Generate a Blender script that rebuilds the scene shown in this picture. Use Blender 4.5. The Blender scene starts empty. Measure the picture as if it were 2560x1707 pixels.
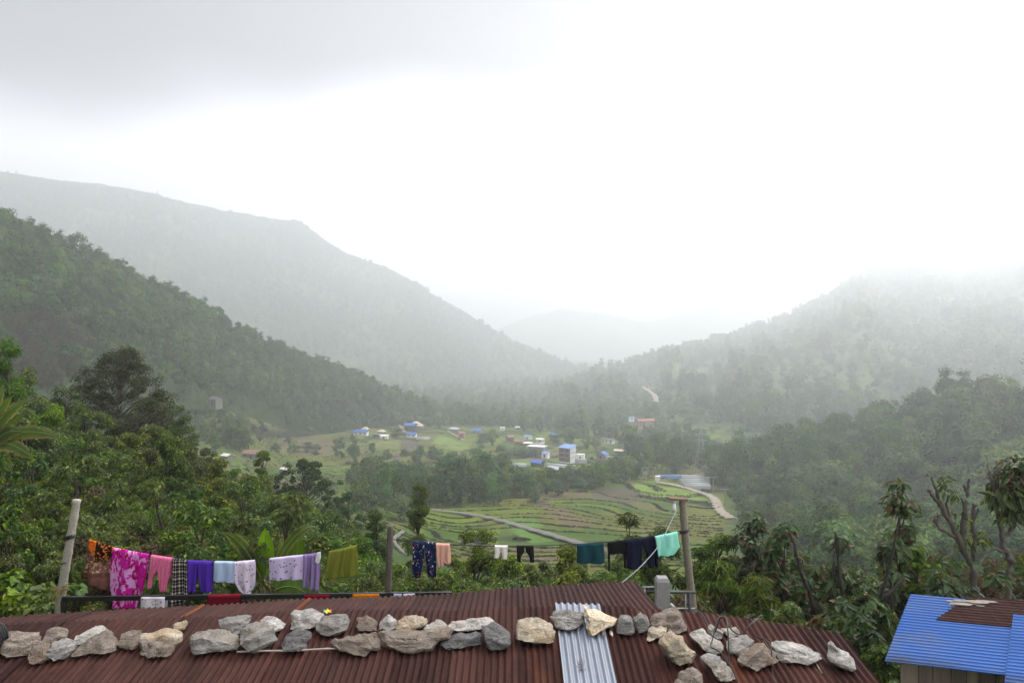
import bpy, bmesh, math, random
import numpy as np
from mathutils import Vector, Matrix

S = bpy.context.scene
COL = S.collection
F, CX, CY = 1707.0, 1280.0, 853.5          # 24 mm lens; the camera looks level along +Y from the origin
rng = np.random.default_rng(11)
random.seed(5)
R = math.radians

def at(px, py, Y):
    return Vector(((px - CX) / F * Y, Y, (CY - py) / F * Y))

# ------------------------------------------------------------------ object helpers
def tag(o, label=None, cat=None, group=None, kind=None):
    if label: o['label'] = label
    if cat: o['category'] = cat
    if group: o['group'] = group
    if kind: o['kind'] = kind
    return o

def empty(name, loc, rz=0.0):
    o = bpy.data.objects.new(name, None); COL.objects.link(o)
    o.location = loc; o.rotation_euler = (0, 0, rz)
    return o

def link(name, me, mat, parent=None, loc=None):
    o = bpy.data.objects.new(name, me); COL.objects.link(o)
    if mat is not None and len(me.materials) == 0:
        me.materials.append(mat)
    if parent is not None: o.parent = parent
    if loc is not None: o.location = loc
    return o

def copy_tree(o, parent=None):
    c = o.copy(); COL.objects.link(c); c.parent = parent
    for ch in list(o.children): copy_tree(ch, c)
    return c

class MB:
    """collects vertices and faces (any polygon size) plus an optional colour per vertex"""
    def __init__(s): s.v = []; s.f = []; s.c = []; s.n = 0; s.mi = []; s.fast = []
    def add(s, verts, faces, col=None, mi=0):
        verts = np.asarray(verts, float).reshape(-1, 3)
        s.v.append(verts)
        for f in faces: s.f.append(tuple(int(i) + s.n for i in f)); s.mi.append(mi)
        if col is None: col = (1, 1, 1)
        col = np.asarray(col, float)
        if col.ndim == 1: col = np.tile(col, (len(verts), 1))
        s.c.append(col); s.n += len(verts)
        return s
    def box(s, lo, hi, mi=0, M=None):
        x0, y0, z0 = lo; x1, y1, z1 = hi
        v = np.array([(x0,y0,z0),(x1,y0,z0),(x1,y1,z0),(x0,y1,z0),(x0,y0,z1),(x1,y0,z1),(x1,y1,z1),(x0,y1,z1)], float)
        if M is not None: v = np.array([tuple(M @ Vector(p)) for p in v])
        return s.add(v, [(0,3,2,1),(4,5,6,7),(0,1,5,4),(1,2,6,5),(2,3,7,6),(3,0,4,7)], mi=mi)
    def tube(s, pts, radii, n=7, col=None, cap=True):
        pts = [Vector(p) for p in pts]
        if not hasattr(radii, '__len__'): radii = [radii] * len(pts)
        V = []; prev = None
        for i, p in enumerate(pts):
            d = (pts[min(i+1, len(pts)-1)] - pts[max(i-1, 0)])
            d = d.normalized() if d.length > 1e-9 else Vector((0,0,1))
            if prev is None:
                a = d.cross(Vector((0.13, 1, 0.07)));  a = a if a.length > .05 else d.cross(Vector((1,0,0)))
            else:
                a = prev - d * prev.dot(d)
            a.normalize(); prev = a; b = d.cross(a)
            for k in range(n):
                t = 2 * math.pi * k / n
                V.append(p + (a * math.cos(t) + b * math.sin(t)) * radii[i])
        fs = []
        for i in range(len(pts) - 1):
            for k in range(n):
                k2 = (k + 1) % n
                fs.append((i*n+k, i*n+k2, (i+1)*n+k2, (i+1)*n+k))
        if cap:
            fs.append(tuple(range(n-1, -1, -1))); fs.append(tuple((len(pts)-1)*n + k for k in range(n)))
        return s.add([tuple(v) for v in V], fs, col)
    def mesh(s, name, mats=None, smooth=False, color=True):
        me = bpy.data.meshes.new(name)
        V = np.concatenate(s.v) if s.v else np.zeros((0,3))
        flat = [np.array([i for f in s.f for i in f], np.int32)]; sz = [np.array([len(f) for f in s.f], np.int32)]
        mi = [np.array(s.mi, np.int32)]
        for fl, n in s.fast: flat.append(fl.ravel().astype(np.int32)); sz.append(np.full(len(fl), n, np.int32)); mi.append(np.zeros(len(fl), np.int32))
        flat = np.concatenate(flat); sz = np.concatenate(sz); mi = np.concatenate(mi)
        me.vertices.add(len(V)); me.vertices.foreach_set('co', V.ravel().astype(np.float32))
        me.loops.add(len(flat)); me.loops.foreach_set('vertex_index', flat)
        me.polygons.add(len(sz)); me.polygons.foreach_set('loop_start', (np.cumsum(sz)-sz).astype(np.int32))
        if color and s.v:
            ca = me.color_attributes.new('tint', 'FLOAT_COLOR', 'POINT')
            C = np.concatenate(s.c); C4 = np.ones((len(C), 4)); C4[:, :3] = C
            ca.data.foreach_set('color', C4.ravel())
        for m in (mats or []): me.materials.append(m)
        if mats and len(mats) > 1: me.polygons.foreach_set('material_index', mi)
        me.polygons.foreach_set('use_smooth', [smooth] * len(sz))
        me.update(calc_edges=True)
        return me
    def build(s, name, mat, parent=None, smooth=False, loc=None):
        return link(name, s.mesh(name, [mat] if not isinstance(mat, list) else mat, smooth), None, parent, loc)

def grid_mesh(name, V, col=None, smooth=True):
    """V: (rows, cols, 3) array -> quad grid mesh, built fast"""
    r, c = V.shape[:2]
    me = bpy.data.meshes.new(name)
    idx = np.arange(r * c).reshape(r, c)
    q = np.stack([idx[:-1,:-1], idx[:-1,1:], idx[1:,1:], idx[1:,:-1]], -1).reshape(-1, 4)
    me.vertices.add(r * c); me.vertices.foreach_set('co', V.reshape(-1).astype(np.float32))
    nq = len(q)
    me.loops.add(nq * 4); me.loops.foreach_set('vertex_index', q.reshape(-1).astype(np.int32))
    me.polygons.add(nq); me.polygons.foreach_set('loop_start', (np.arange(nq) * 4).astype(np.int32))
    me.polygons.foreach_set('use_smooth', [smooth] * nq)
    me.update(calc_edges=True); me.validate()
    if col is not None:
        ca = me.color_attributes.new('tint', 'FLOAT_COLOR', 'POINT')
        C4 = np.ones((r * c, 4)); C4[:, :3] = col.reshape(-1, 3)
        ca.data.foreach_set('color', C4.ravel())
    return me

# ------------------------------------------------------------------ noise
def _h(ix, iy, s):
    h = (ix * 374761393 + iy * 668265263 + s * 974634721) & 0xffffffff
    h = ((h ^ (h >> 13)) * 1274126177) & 0xffffffff
    return ((h ^ (h >> 16)) & 0xffff) / 65535.0
def vn(x, y, s=0):
    x = np.asarray(x, float); y = np.asarray(y, float)
    ix = np.floor(x).astype(np.int64); iy = np.floor(y).astype(np.int64)
    fx = x - ix; fy = y - iy
    fx = fx*fx*(3-2*fx); fy = fy*fy*(3-2*fy)
    return ((_h(ix,iy,s)*(1-fx) + _h(ix+1,iy,s)*fx)*(1-fy) + (_h(ix,iy+1,s)*(1-fx) + _h(ix+1,iy+1,s)*fx)*fy)
def fbm(x, y, s=0, o=4):
    t = 0; a = .5
    for i in range(o):
        t = t + a * vn(x * 2**i, y * 2**i, s + 17*i); a *= .5
    return t / (1 - .5**o)

# ------------------------------------------------------------------ materials
def lin(r, g, b):
    f = lambda c: (c/255/12.92 if c <= 10 else ((c/255 + .055)/1.055)**2.4)
    return (f(r), f(g), f(b))
class NT:
    def __init__(s, name):
        s.m = bpy.data.materials.new(name); s.m.use_nodes = True
        s.t = s.m.node_tree; s.t.nodes.clear()
        s.out = s.n('ShaderNodeOutputMaterial')
    def n(s, typ, **kw):
        nd = s.t.nodes.new(typ)
        for k, v in kw.items():
            if k.startswith('i_'): nd.inputs[k[2:].replace('_', ' ')].default_value = v
            else: setattr(nd, k, v)
        return nd
    def l(s, a, b): s.t.links.new(a, b); return s
    def co(s, kind='Object', scale=(1,1,1), rot=(0,0,0)):
        tc = s.n('ShaderNodeTexCoord'); mp = s.n('ShaderNodeMapping')
        mp.inputs['Scale'].default_value = scale; mp.inputs['Rotation'].default_value = rot
        s.l(tc.outputs[kind], mp.inputs['Vector']); return mp.outputs['Vector']
    def noise(s, vec, scale, detail=4, rough=.55, dist=0):
        nd = s.n('ShaderNodeTexNoise'); nd.inputs['Scale'].default_value = scale
        nd.inputs['Detail'].default_value = detail; nd.inputs['Roughness'].default_value = rough
        nd.inputs['Distortion'].default_value = dist
        if vec is not None: s.l(vec, nd.inputs['Vector'])
        return nd.outputs['Fac']
    def voro(s, vec, scale, feature='F1', out='Distance', rand=1.0):
        nd = s.n('ShaderNodeTexVoronoi', feature=feature); nd.inputs['Scale'].default_value = scale
        nd.inputs['Randomness'].default_value = rand
        s.l(vec, nd.inputs['Vector']); return nd.outputs[out]
    def ramp(s, fac, stops, interp='LINEAR'):
        nd = s.n('ShaderNodeValToRGB'); cr = nd.color_ramp; cr.interpolation = interp
        while len(cr.elements) < len(stops): cr.elements.new(.5)
        for e, (p, c) in zip(cr.elements, stops):
            e.position = p; e.color = tuple(c)[:3] + (1,) if hasattr(c, '__len__') else (c, c, c, 1)
        s.l(fac, nd.inputs['Fac']); return nd.outputs['Color']
    def mix(s, fac, a, b, mode='MIX'):
        nd = s.n('ShaderNodeMix', data_type='RGBA', blend_type=mode)
        for k, v in ((0, fac), (6, a), (7, b)):
            sock = nd.inputs[k]
            if hasattr(v, 'links'): s.l(v, sock)
            elif hasattr(v, '__len__'): sock.default_value = tuple(v)[:3] + (1,)
            else: sock.default_value = v if k == 0 else (v, v, v, 1)
        return nd.outputs[2]
    def math(s, op, a, b=0.0, c=None):
        nd = s.n('ShaderNodeMath', operation=op)
        for i, v in enumerate((a, b) if c is None else (a, b, c)):
            if hasattr(v, 'links'): s.l(v, nd.inputs[i])
            else: nd.inputs[i].default_value = v
        return nd.outputs[0]
    def bump(s, h, strength=.5, dist=.02):
        nd = s.n('ShaderNodeBump'); nd.inputs['Strength'].default_value = strength; nd.inputs['Distance'].default_value = dist
        s.l(h, nd.inputs['Height']); return nd.outputs['Normal']
    def attr(s, name='tint'):
        return s.n('ShaderNodeAttribute', attribute_name=name).outputs['Color']
    def bsdf(s, col, rough=.8, spec=.3, normal=None, metal=0.0):
        p = s.n('ShaderNodeBsdfPrincipled')
        for sock, v in (('Base Color', col), ('Roughness', rough), ('Specular IOR Level', spec), ('Metallic', metal)):
            if hasattr(v, 'links'): s.l(v, p.inputs[sock])
            elif hasattr(v, '__len__'): p.inputs[sock].default_value = tuple(v)[:3] + (1,)
            else: p.inputs[sock].default_value = v
        if normal is not None: s.l(normal, p.inputs['Normal'])
        return p.outputs[0]
    def done(s, shader): s.l(shader, s.out.inputs['Surface']); return s.m

def mat_plain(name, c, rough=.8, spec=.3, var=.25, scale=3.0, bump=0.0, metal=0.0, coord='Object'):
    t = NT(name); v = t.co(coord)
    n = t.noise(v, scale, 5)
    col = t.mix(n, tuple(x*(1-var) for x in c), tuple(min(1, x*(1+var)) for x in c))
    nm = t.bump(t.noise(v, scale*5, 4), bump, .02) if bump else None
    return t.done(t.bsdf(col, rough, spec, nm, metal))

def mat_leaf(name, trans=.35, rough=.45, spec=.35, hue=.03, val=.35, sat=.2):
    """leaf colour = the vertex colour of each leaf, shifted a little from plant to plant"""
    t = NT(name); c = t.attr('tint')
    oi = t.n('ShaderNodeObjectInfo')
    hs = t.n('ShaderNodeHueSaturation')
    r = oi.outputs['Random']
    t.l(t.math('MULTIPLY_ADD', r, hue*2, .5-hue), hs.inputs['Hue'])
    r2 = t.math('FRACT', t.math('MULTIPLY', r, 17.3))
    t.l(t.math('MULTIPLY_ADD', r2, val*2, 1-val), hs.inputs['Value'])
    r3 = t.math('FRACT', t.math('MULTIPLY', r, 53.7))
    t.l(t.math('MULTIPLY_ADD', r3, sat*2, 1-sat), hs.inputs['Saturation'])
    t.l(c, hs.inputs['Color'])
    b = t.bsdf(hs.outputs['Color'], rough, spec)
    if trans <= 0: return t.done(b)
    tr = t.n('ShaderNodeBsdfTranslucent')
    t.l(t.mix(1.0, hs.outputs['Color'], (1.5, 1.6, .55), 'MULTIPLY'), tr.inputs['Color'])
    ms = t.n('ShaderNodeMixShader'); ms.inputs[0].default_value = trans
    t.l(b, ms.inputs[1]); t.l(tr.outputs[0], ms.inputs[2])
    return t.done(ms.outputs[0])
# ------------------------------------------------------------------ terrain
# (px, py, depth) readings of the ground in the photograph, turned into real points and interpolated
CTRL = [(1300,1380,130),(1130,1310,170),(1450,1330,160),(1250,1230,235),(1600,1210,262),(1700,1228,250),(1800,1285,212),
        (1500,1180,292),(1415,1152,350),(1300,1176,322),(1520,1150,360),(1320,1092,480),(950,1087,480),(1050,1108,430),
        (850,1070,520),(650,1130,390),(545,1003,380),(700,1190,275),(900,1215,235),(1160,1062,560),(1350,1062,600),
        (1250,1034,760),(1610,1064,560),(1740,1196,300),(2000,1250,232),(2300,1262,205),(2560,1290,180),(760,1110,440),
        (1180,1130,400),(470,1100,300),(1000,1150,340)]
WORLD = [(0,0,-7),(-6,-20,-6.5),(6,-20,-6.5),(0,8,-6.6),(-8,8,-5.9),(8,8,-6.6),(-8,13,-5.6),(0,13,-6.1),(6,13,-6.6),(12,12,-7.2),
         (-14,25,-7.2),(0,22,-10),(12,22,-10.5),(22,22,-10.5),(-22,45,-10.2),(-45,50,-6),(-60,30,0),(-2,45,-19),(25,45,-19),(45,45,-18),
         (-35,85,-20),(-8,85,-30),(35,90,-34),(80,95,-32),(-60,140,-28),(-30,140,-37),(-110,150,-20),(130,150,-40),(-200,300,-30),
         (0,900,-84),(-300,900,-70),(300,900,-70),(0,2000,-80),(-1500,2000,-60),(1500,2000,-60),(0,6000,-70),(-4000,6000,-60),(4000,6000,-60),
         (-300,120,10),(300,120,-35),(-100,-28,-4),(100,-28,-8)]
_P = [tuple(at(*c)) for c in CTRL] + WORLD
def _uv(X, Y): return np.stack([np.asarray(X)/(np.asarray(Y)+32)*3.0, np.log(np.asarray(Y)+32)*1.2], -1)
_A = _uv(np.array([p[0] for p in _P], float), np.array([p[1] for p in _P], float)); _z = np.array([p[2] for p in _P], float)
_n = len(_P)
_K = np.sqrt(((_A[:,None]-_A[None])**2).sum(-1) + 1e-6)
_M = np.zeros((_n+3,_n+3)); _M[:_n,:_n] = _K; _M[:_n,_n] = 1; _M[:_n,_n+1:] = _A; _M[_n,:_n] = 1; _M[_n+1:,:_n] = _A.T
_W = np.linalg.solve(_M, np.concatenate([_z, np.zeros(3)]))
def H(X, Y):
    X = np.atleast_1d(np.asarray(X, float)); Y = np.atleast_1d(np.asarray(Y, float))
    sh = X.shape; q = _uv(X.ravel(), Y.ravel()); out = np.empty(len(q))
    for i in range(0, len(q), 60000):
        b = q[i:i+60000]
        d = np.sqrt(((b[:,None]-_A[None])**2).sum(-1) + .004)
        out[i:i+60000] = d @ _W[:_n] + _W[_n] + b @ _W[_n+1:]
    return out.reshape(sh)
def Hs(x, y): return float(H(x, y)[0])
_YY = np.exp(np.linspace(math.log(14), math.log(2000), 900))
def hit(px, py):
    X = (px-CX)/F*_YY; Z = (CY-py)/F*_YY
    b = np.nonzero(Z < H(X, _YY))[0]
    Y = _YY[b[0]] if len(b) else 700.0
    X = (px-CX)/F*Y
    return Vector((X, Y, Hs(X, Y)))

def in_poly(px, py, poly):
    inside = np.zeros(px.shape, bool); j = len(poly)-1
    for i in range(len(poly)):
        xi, yi = poly[i]; xj, yj = poly[j]
        if yi != yj:
            c = ((yi > py) != (yj > py)) & (px < (xj-xi)*(py-yi)/(yj-yi)+xi); inside ^= c
        j = i
    return inside
def smooth(a, b, x):
    t = np.clip((x-a)/(b-a), 0, 1); return t*t*(3-2*t)

def make_ground():
    pc = np.concatenate([np.linspace(-4000,-1200,30)[:-1], np.arange(-1200,480,14), np.arange(480,1860,3.2), np.arange(1860,3700,14), np.linspace(3700,6500,30)])
    yr = [-28.0]
    while yr[-1] < 6000:
        y = yr[-1]; yr.append(y + (1.0 if y < 40 else (y*.022 if y < 105 else (y*.0042 if y < 560 else y*.03))))
    yr = np.array(yr)
    a = (pc-CX)/F
    Yg = np.repeat(yr[:,None], len(a), 1); Xg = a[None]*(Yg+30)
    Z = H(Xg, Yg)
    Ys = np.maximum(Yg, 1); px = CX + F*Xg/Ys; py = CY - F*Z/Ys
    # cultivated terraces: real steps in the slope
    P = Z + (fbm(Xg/55, Yg/55, 3, 3)-.5)*9 + Xg*.06
    st = np.where(Yg < 300, .85, 1.25)
    k = P/st; fl = np.floor(k); fr = k-fl
    step = (fl + smooth(.72, 1.0, fr))*st - P
    reg = smooth(100,120,Yg)*(1-smooth(520,600,Yg))*smooth(470,540,px)*(1-smooth(1790,1850,px))
    Z2 = Z + step*reg + (fbm(Xg/9, Yg/9, 5, 3)-.5)*.5*(1-reg*.8)*smooth(20,60,Yg)
    # colours of the land itself: grass, fallow plots, ploughed earth
    n1 = fbm(Xg/30, Yg/30, 8, 4); n2 = vn(fl*3.7, np.floor(Xg/22 + fl*.37), 9); n3 = fbm(Xg/4, Yg/4, 12, 3)
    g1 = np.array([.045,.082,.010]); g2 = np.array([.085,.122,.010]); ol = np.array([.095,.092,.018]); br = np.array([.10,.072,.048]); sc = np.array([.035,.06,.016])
    C = g1 + (g2-g1)*smooth(.35,.7,n2)[...,None]
    w = (smooth(.45,.62,n1)*.8)[...,None]; C = C*(1-w) + ol*w
    w = (smooth(.88,.93,n2)*.8*reg)[...,None]; C = C*(1-w) + br*w
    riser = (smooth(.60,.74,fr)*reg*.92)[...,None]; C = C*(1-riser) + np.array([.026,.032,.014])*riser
    C = C*(.75+.5*n3)[...,None]
    wild = (1-reg)[...,None]; C = C*(1-wild) + sc*(.7+.6*n3)[...,None]*wild
    for poly, c in [([(1008,1102),(1040,1098),(1056,1112),(1028,1124),(1000,1126)], (.075,.06,.045)),
                    ([(975,1132),(1000,1128),(1003,1148),(985,1152)], (.08,.06,.052)),
                    ([(930,1098),(1003,1100),(998,1122),(925,1118)], (.115,.13,.04)),
                    ([(620,1070),(712,1068),(705,1090),(600,1096)], (.11,.115,.04)),
                    ([(1590,1205),(1700,1215),(1770,1246),(1700,1250),(1580,1228)], (.115,.17,.028)),
                    ([(1480,1222),(1560,1216),(1650,1240),(1560,1256),(1480,1240)], (.07,.062,.04)),
                    ([(1360,1262),(1420,1270),(1480,1310),(1440,1322),(1380,1290)], (.105,.082,.042)),
                    ([(1340,1250),(1370,1246),(1372,1262),(1335,1264)], (.08,.055,.04)),
                    ([(1230,1290),(1330,1290),(1400,1345),(1330,1352)], (.075,.14,.028)),
                    ([(1270,1145),(1400,1150),(1390,1210),(1290,1190)], (.085,.13,.026)),
                    ([(700,1085),(830,1096),(860,1130),(780,1140),(690,1120)], (.105,.09,.045)),
                    ([(1100,1085),(1180,1112),(1160,1124),(1080,1106)], (.11,.16,.03))]:
        # each plot keeps its own colour; its border is ragged
        jx = (fbm(Xg/6, Yg/6, 31, 2)-.5)*10; jy = (fbm(Xg/6, Yg/6, 37, 2)-.5)*6
        m = in_poly(px+jx, py+jy, poly) & (Yg > 90) & (Yg < 620)
        C = np.where(m[...,None], np.array(c)*(.75+.5*n3)[...,None], C)
    t = NT('land'); col = t.attr('tint'); v = t.co('Object')
    n = t.noise(v, 1.3, 5, .65)
    col = t.mix(1.0, col, t.ramp(n, [(.3,.72),(.7,1.3)]), 'MULTIPLY')
    m = t.done(t.bsdf(col, .95, .1, t.bump(t.noise(v, 3.0, 4), .6, .3)))
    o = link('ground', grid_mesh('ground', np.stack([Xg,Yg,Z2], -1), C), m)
    tag(o, kind='structure')
    return o, (Xg, Yg, Z2, fr*reg, reg, px, py)
GROUND, GI = make_ground()

# ------------------------------------------------------------------ hills
class Hill:
    def __init__(s, name, base, crest, seed, amp, cols, dens=6.0, bow=0.0, res=(260, 90), rough=1.0):
        s.name = name; s.seed = seed; s.amp = amp; s.bow = bow
        B = np.array([tuple(at(*p)) for p in base]); Cc = np.array([tuple(at(*p)) for p in crest])
        s.bp = np.array([p[0] for p in base], float); s.cp = np.array([p[0] for p in crest], float)
        s.B = B; s.C = Cc; s.p0, s.p1 = s.bp[0], s.bp[-1]; s.rough = rough
        u = np.linspace(0, 1, res[0]); v = np.concatenate([np.linspace(-.08, 1, res[1]), np.linspace(1, 1.9, 24)[1:]])
        V, U = np.meshgrid(v, u, indexing='ij')
        G = s.pt(U, V)
        n = fbm(G[...,0]/60, G[...,1]/60, seed+3, 4); n2 = fbm(G[...,0]/14, (G[...,1]+G[...,2])/14, seed+5, 3)
        c0, c1, c2 = [np.array(c) for c in cols]
        C = c0 + (c1-c0)*smooth(.35,.65,n)[...,None]
        w = smooth(.52,.62,fbm(G[...,0]/110, G[...,1]/110, seed+9, 3))[...,None]; C = C*(1-w*.85) + c2*w*.85
        C = C*(.7+.6*n2)[...,None]
        t = NT('hillside'); v3 = t.co('Object')
        cc = t.mix(1.0, t.attr('tint'), t.ramp(t.noise(v3, .25, 6, .7), [(.3,.6),(.7,1.4)]), 'MULTIPLY')
        m = t.done(t.bsdf(cc, .95, .05, t.bump(t.noise(v3, .22, 5, .65), 1.0, 3.0)))
        s.o = link(name, grid_mesh(name, G, C), m); tag(s.o, kind='structure')
    def pt(s, U, V):
        px = s.p0 + (s.p1-s.p0)*U
        b = np.stack([np.interp(px, s.bp, s.B[:,i]) for i in range(3)], -1)
        c = np.stack([np.interp(px, s.cp, s.C[:,i]) for i in range(3)], -1)
        v = V[...,None]
        f = np.clip(V, -1, 1); back = np.clip(V-1, 0, 2)
        P = b + (c-b)*v
        dz = c[...,2]-b[...,2]
        P[...,2] = b[...,2] + dz*(f + s.bow*np.sin(np.pi*np.clip(f,0,1))) - dz*back*1.1
        win = np.sin(np.pi*np.clip(V, 0, 1))*1.0 + .06
        g = (fbm(px/90 + V*.6, V*1.3 + px/500, s.seed, 4)-.5)*2
        g2 = (fbm(P[...,0]/40, P[...,1]/40, s.seed+2, 3)-.5)*2
        P[...,2] += s.amp*g*win + s.amp*.12*g2*s.rough - (V < 0)*6
        return P
    def sample(s, n, r, v0=0.0, v1=1.02, dens=None):
        U = r.random(n*3); V = v0 + (v1-v0)*r.random(n*3)
        P = s.pt(U, V); e = 1e-3
        du = (s.pt(U+e, V)-P)/e; dv = (s.pt(U, V+e)-P)/e
        A = np.linalg.norm(np.cross(du, dv), axis=1)
        if dens is not None: A = A*dens(P, U, V)
        A = A/np.percentile(A, 97)
        k = r.random(n*3) < A
        return P[k][:n]

HILL_L = Hill('hill',
    [(-500,1060,130),(-200,1040,150),(0,1010,180),(250,975,240),(400,962,300),(560,985,385),(760,1052,470),(900,1064,520),(1100,1058,600),(1290,1052,700)],
    [(-500,350,230),(-250,440,250),(0,566,290),(120,612,305),(290,695,340),(500,792,390),(650,866,440),(800,918,500),(950,975,560),(1100,1022,620),(1290,1052,710)],
    21, 12, [(.022,.040,.013),(.035,.055,.016),(.06,.055,.03)])
HILL_R = Hill('hill',
    [(1140,1050,860),(1400,1066,680),(1600,1085,560),(1800,1150,430),(2000,1160,430),(2300,1090,520),(2600,1010,600),(3000,950,560)],
    [(1140,1040,950),(1250,1022,1000),(1320,1003,1080),(1400,968,1200),(1550,912,1400),(1640,888,1500),(1780,858,1600),(1950,798,1780),(2080,735,1900),(2130,700,1950),(2180,678,2000),(2260,668,2050),(2330,672,2050),(2380,682,2050),(2480,655,2050),(2560,632,2050),(3000,590,2100)],
    45, 26, [(.03,.045,.02),(.06,.085,.028),(.10,.135,.045)])
SPUR_R = Hill('hill',
    [(1760,1200,288),(1900,1245,245),(2100,1262,222),(2300,1268,205),(2560,1285,185),(3000,1270,170)],
    [(1760,1190,300),(1900,1135,325),(2000,1108,330),(2120,1085,325),(2200,1066,320),(2350,1022,310),(2500,985,300),(2560,975,300),(3000,920,270)],
    63, 6, [(.025,.038,.016),(.04,.055,.02),(.05,.06,.025)])
MOUNT = Hill('mountain',
    [(-700,780,1100),(0,860,1100),(500,915,1150),(900,1015,1150),(1280,1045,1200),(1600,1035,1250)],
    [(-700,560,1600),(-200,450,1700),(0,428,1750),(330,472,1900),(560,528,2100),(680,545,2150),(745,552,2150),(790,585,2150),(870,632,2150),(960,665,2150),(1060,722,2150),(1180,790,2100),(1280,848,2000),(1400,898,1900),(1500,935,1800),(1600,968,1700)],
    77, 42, [(.028,.04,.02),(.05,.07,.026),(.085,.105,.045)], res=(300,130))
FAR_A = Hill('mountain',
    [(1000,900,2800),(1500,935,2800),(2000,930,2800),(2600,930,2800)],
    [(1000,840,3500),(1180,850,3500),(1300,800,3500),(1400,772,3500),(1500,782,3500),(1620,806,3500),(1720,778,3500),(1830,760,3500),(1950,785,3500),(2200,800,3500),(2600,800,3500)],
    91, 30, [(.04,.05,.03),(.05,.06,.03),(.1,.09,.06)], res=(120,40))
FAR_B = Hill('mountain',
    [(700,860,4000),(1300,850,4000),(2000,850,4000),(2800,850,4000)],
    [(700,720,5600),(1100,730,5600),(1500,735,5600),(1700,745,5600),(1900,775,5600),(2060,800,5600),(2300,815,5600),(2800,825,5600)],
    97, 30, [(.04,.05,.03),(.05,.06,.03),(.1,.09,.06)], res=(120,40))

# ------------------------------------------------------------------ air
def make_haze():
    b = MB(); b.box((-4200, -400, -150), (4200, 6300, 500))
    me = b.mesh('haze', color=False)
    m = bpy.data.materials.new('haze'); m.use_nodes = True; nt = m.node_tree; nt.nodes.clear()
    out = nt.nodes.new('ShaderNodeOutputMaterial'); pv = nt.nodes.new('ShaderNodeVolumePrincipled')
    pv.inputs['Color'].default_value = (.945, .975, 1.0, 1); pv.inputs['Density'].default_value = HAZE
    pv.inputs['Anisotropy'].default_value = .58
    nt.links.new(pv.outputs[0], out.inputs['Volume'])
    o = link('haze', me, m); tag(o, kind='stuff')
HAZE = .00068
make_haze()
# ------------------------------------------------------------------ leaves and trees
def unit(a): return a/np.maximum(np.linalg.norm(a, axis=-1, keepdims=True), 1e-9)
def add_leaves(mb, P, N, D, size, asp, cols, fold=.15, droop=.2, big=False):
    """P centres, N facing, D direction of the midrib; one folded leaf each"""
    n = len(P); D = unit(D - N*(D*N).sum(1, keepdims=True)); Sd = np.cross(N, D)
    l = size[:,None]; w = l*asp
    if not big:
        b = P - D*l*.5; tp = P + D*l*.5 - np.array([0,0,1])*l*droop
        e = P - D*l*.05 + N*l*fold*.5
        V = np.stack([b, e + Sd*w*.5, tp, e - Sd*w*.5], 1).reshape(-1,3)
        base = np.arange(n)*4; fs = np.stack([base, base+1, base+2, base+3], 1)
        C = np.repeat(cols, 4, 0)
    else:
        z = np.array([0,0,1.])
        m = [P + D*l*(t-.3) - z*l*droop*t*t for t in (0,.35,.72,1.0)]
        up = N*l*fold
        V = np.stack([m[0], m[1], m[2], m[3],
                      m[1]+Sd*w*.5+up*.5, m[2]+Sd*w*.38+up*.35, m[1]-Sd*w*.5+up*.5, m[2]-Sd*w*.38+up*.35], 1).reshape(-1,3)
        b = np.arange(n)[:,None]*8
        T = [(0,4,1),(0,1,6),(5,3,2),(2,3,7)]; Q = [(4,5,2,1),(1,2,7,6)]
        mb.v.append(V); mb.c.append(np.repeat(cols, 8, 0))
        for T, k in (([(0,4,1),(0,1,6),(5,3,2),(2,3,7)], 3), ([(4,5,2,1),(1,2,7,6)], 4)):
            mb.fast.append(((mb.n + b[:,:,None] + np.array(T)[None]).reshape(-1, k), k))
        mb.n += len(V); return
    mb.v.append(V); mb.c.append(C); mb.fast.append((fs + mb.n, 4)); mb.n += len(V)

def clumps_in(shape, n, h, w, base, r):
    """centres of leaf clumps that fill a crown of the given habit; heights in metres above the foot"""
    out = []
    while len(out) < n:
        a = r.random()*2*math.pi; t = r.random()
        if shape == 'column': rad = (.30+.70*(1-t)**.8)*min(1, t*4+.35); rr = rad*math.sqrt(r.random())
        elif shape == 'dome': rad = math.sqrt(max(0.02, 1-t**2.6))*(.72+.28*min(1,t*4)); rr = rad*r.random()**.35
        elif shape == 'spread': rad = math.sin(math.pi*(t*.85+.12))**.6; rr = rad*r.random()**.4
        else: rad = math.sin(math.pi*(t*.93+.04))**.7; rr = rad*r.random()**.4
        out.append((math.cos(a)*rr*w/2, math.sin(a)*rr*w/2, base+(h-base)*t))
    return np.array(out)

def palette(n, base, r, var=.3, alt=None, altp=.0):
    c = np.tile(np.array(base), (n,1)) * (1 + var*(r.random((n,1))*2-1))
    c[:,0] *= 1 + .25*(r.random(n)-.5)
    if alt is not None:
        k = r.random(n) < altp; c[k] = np.array(alt)*(1+var*(r.random((k.sum(),1))*2-1))
    return np.clip(c, .004, .9)

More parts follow.
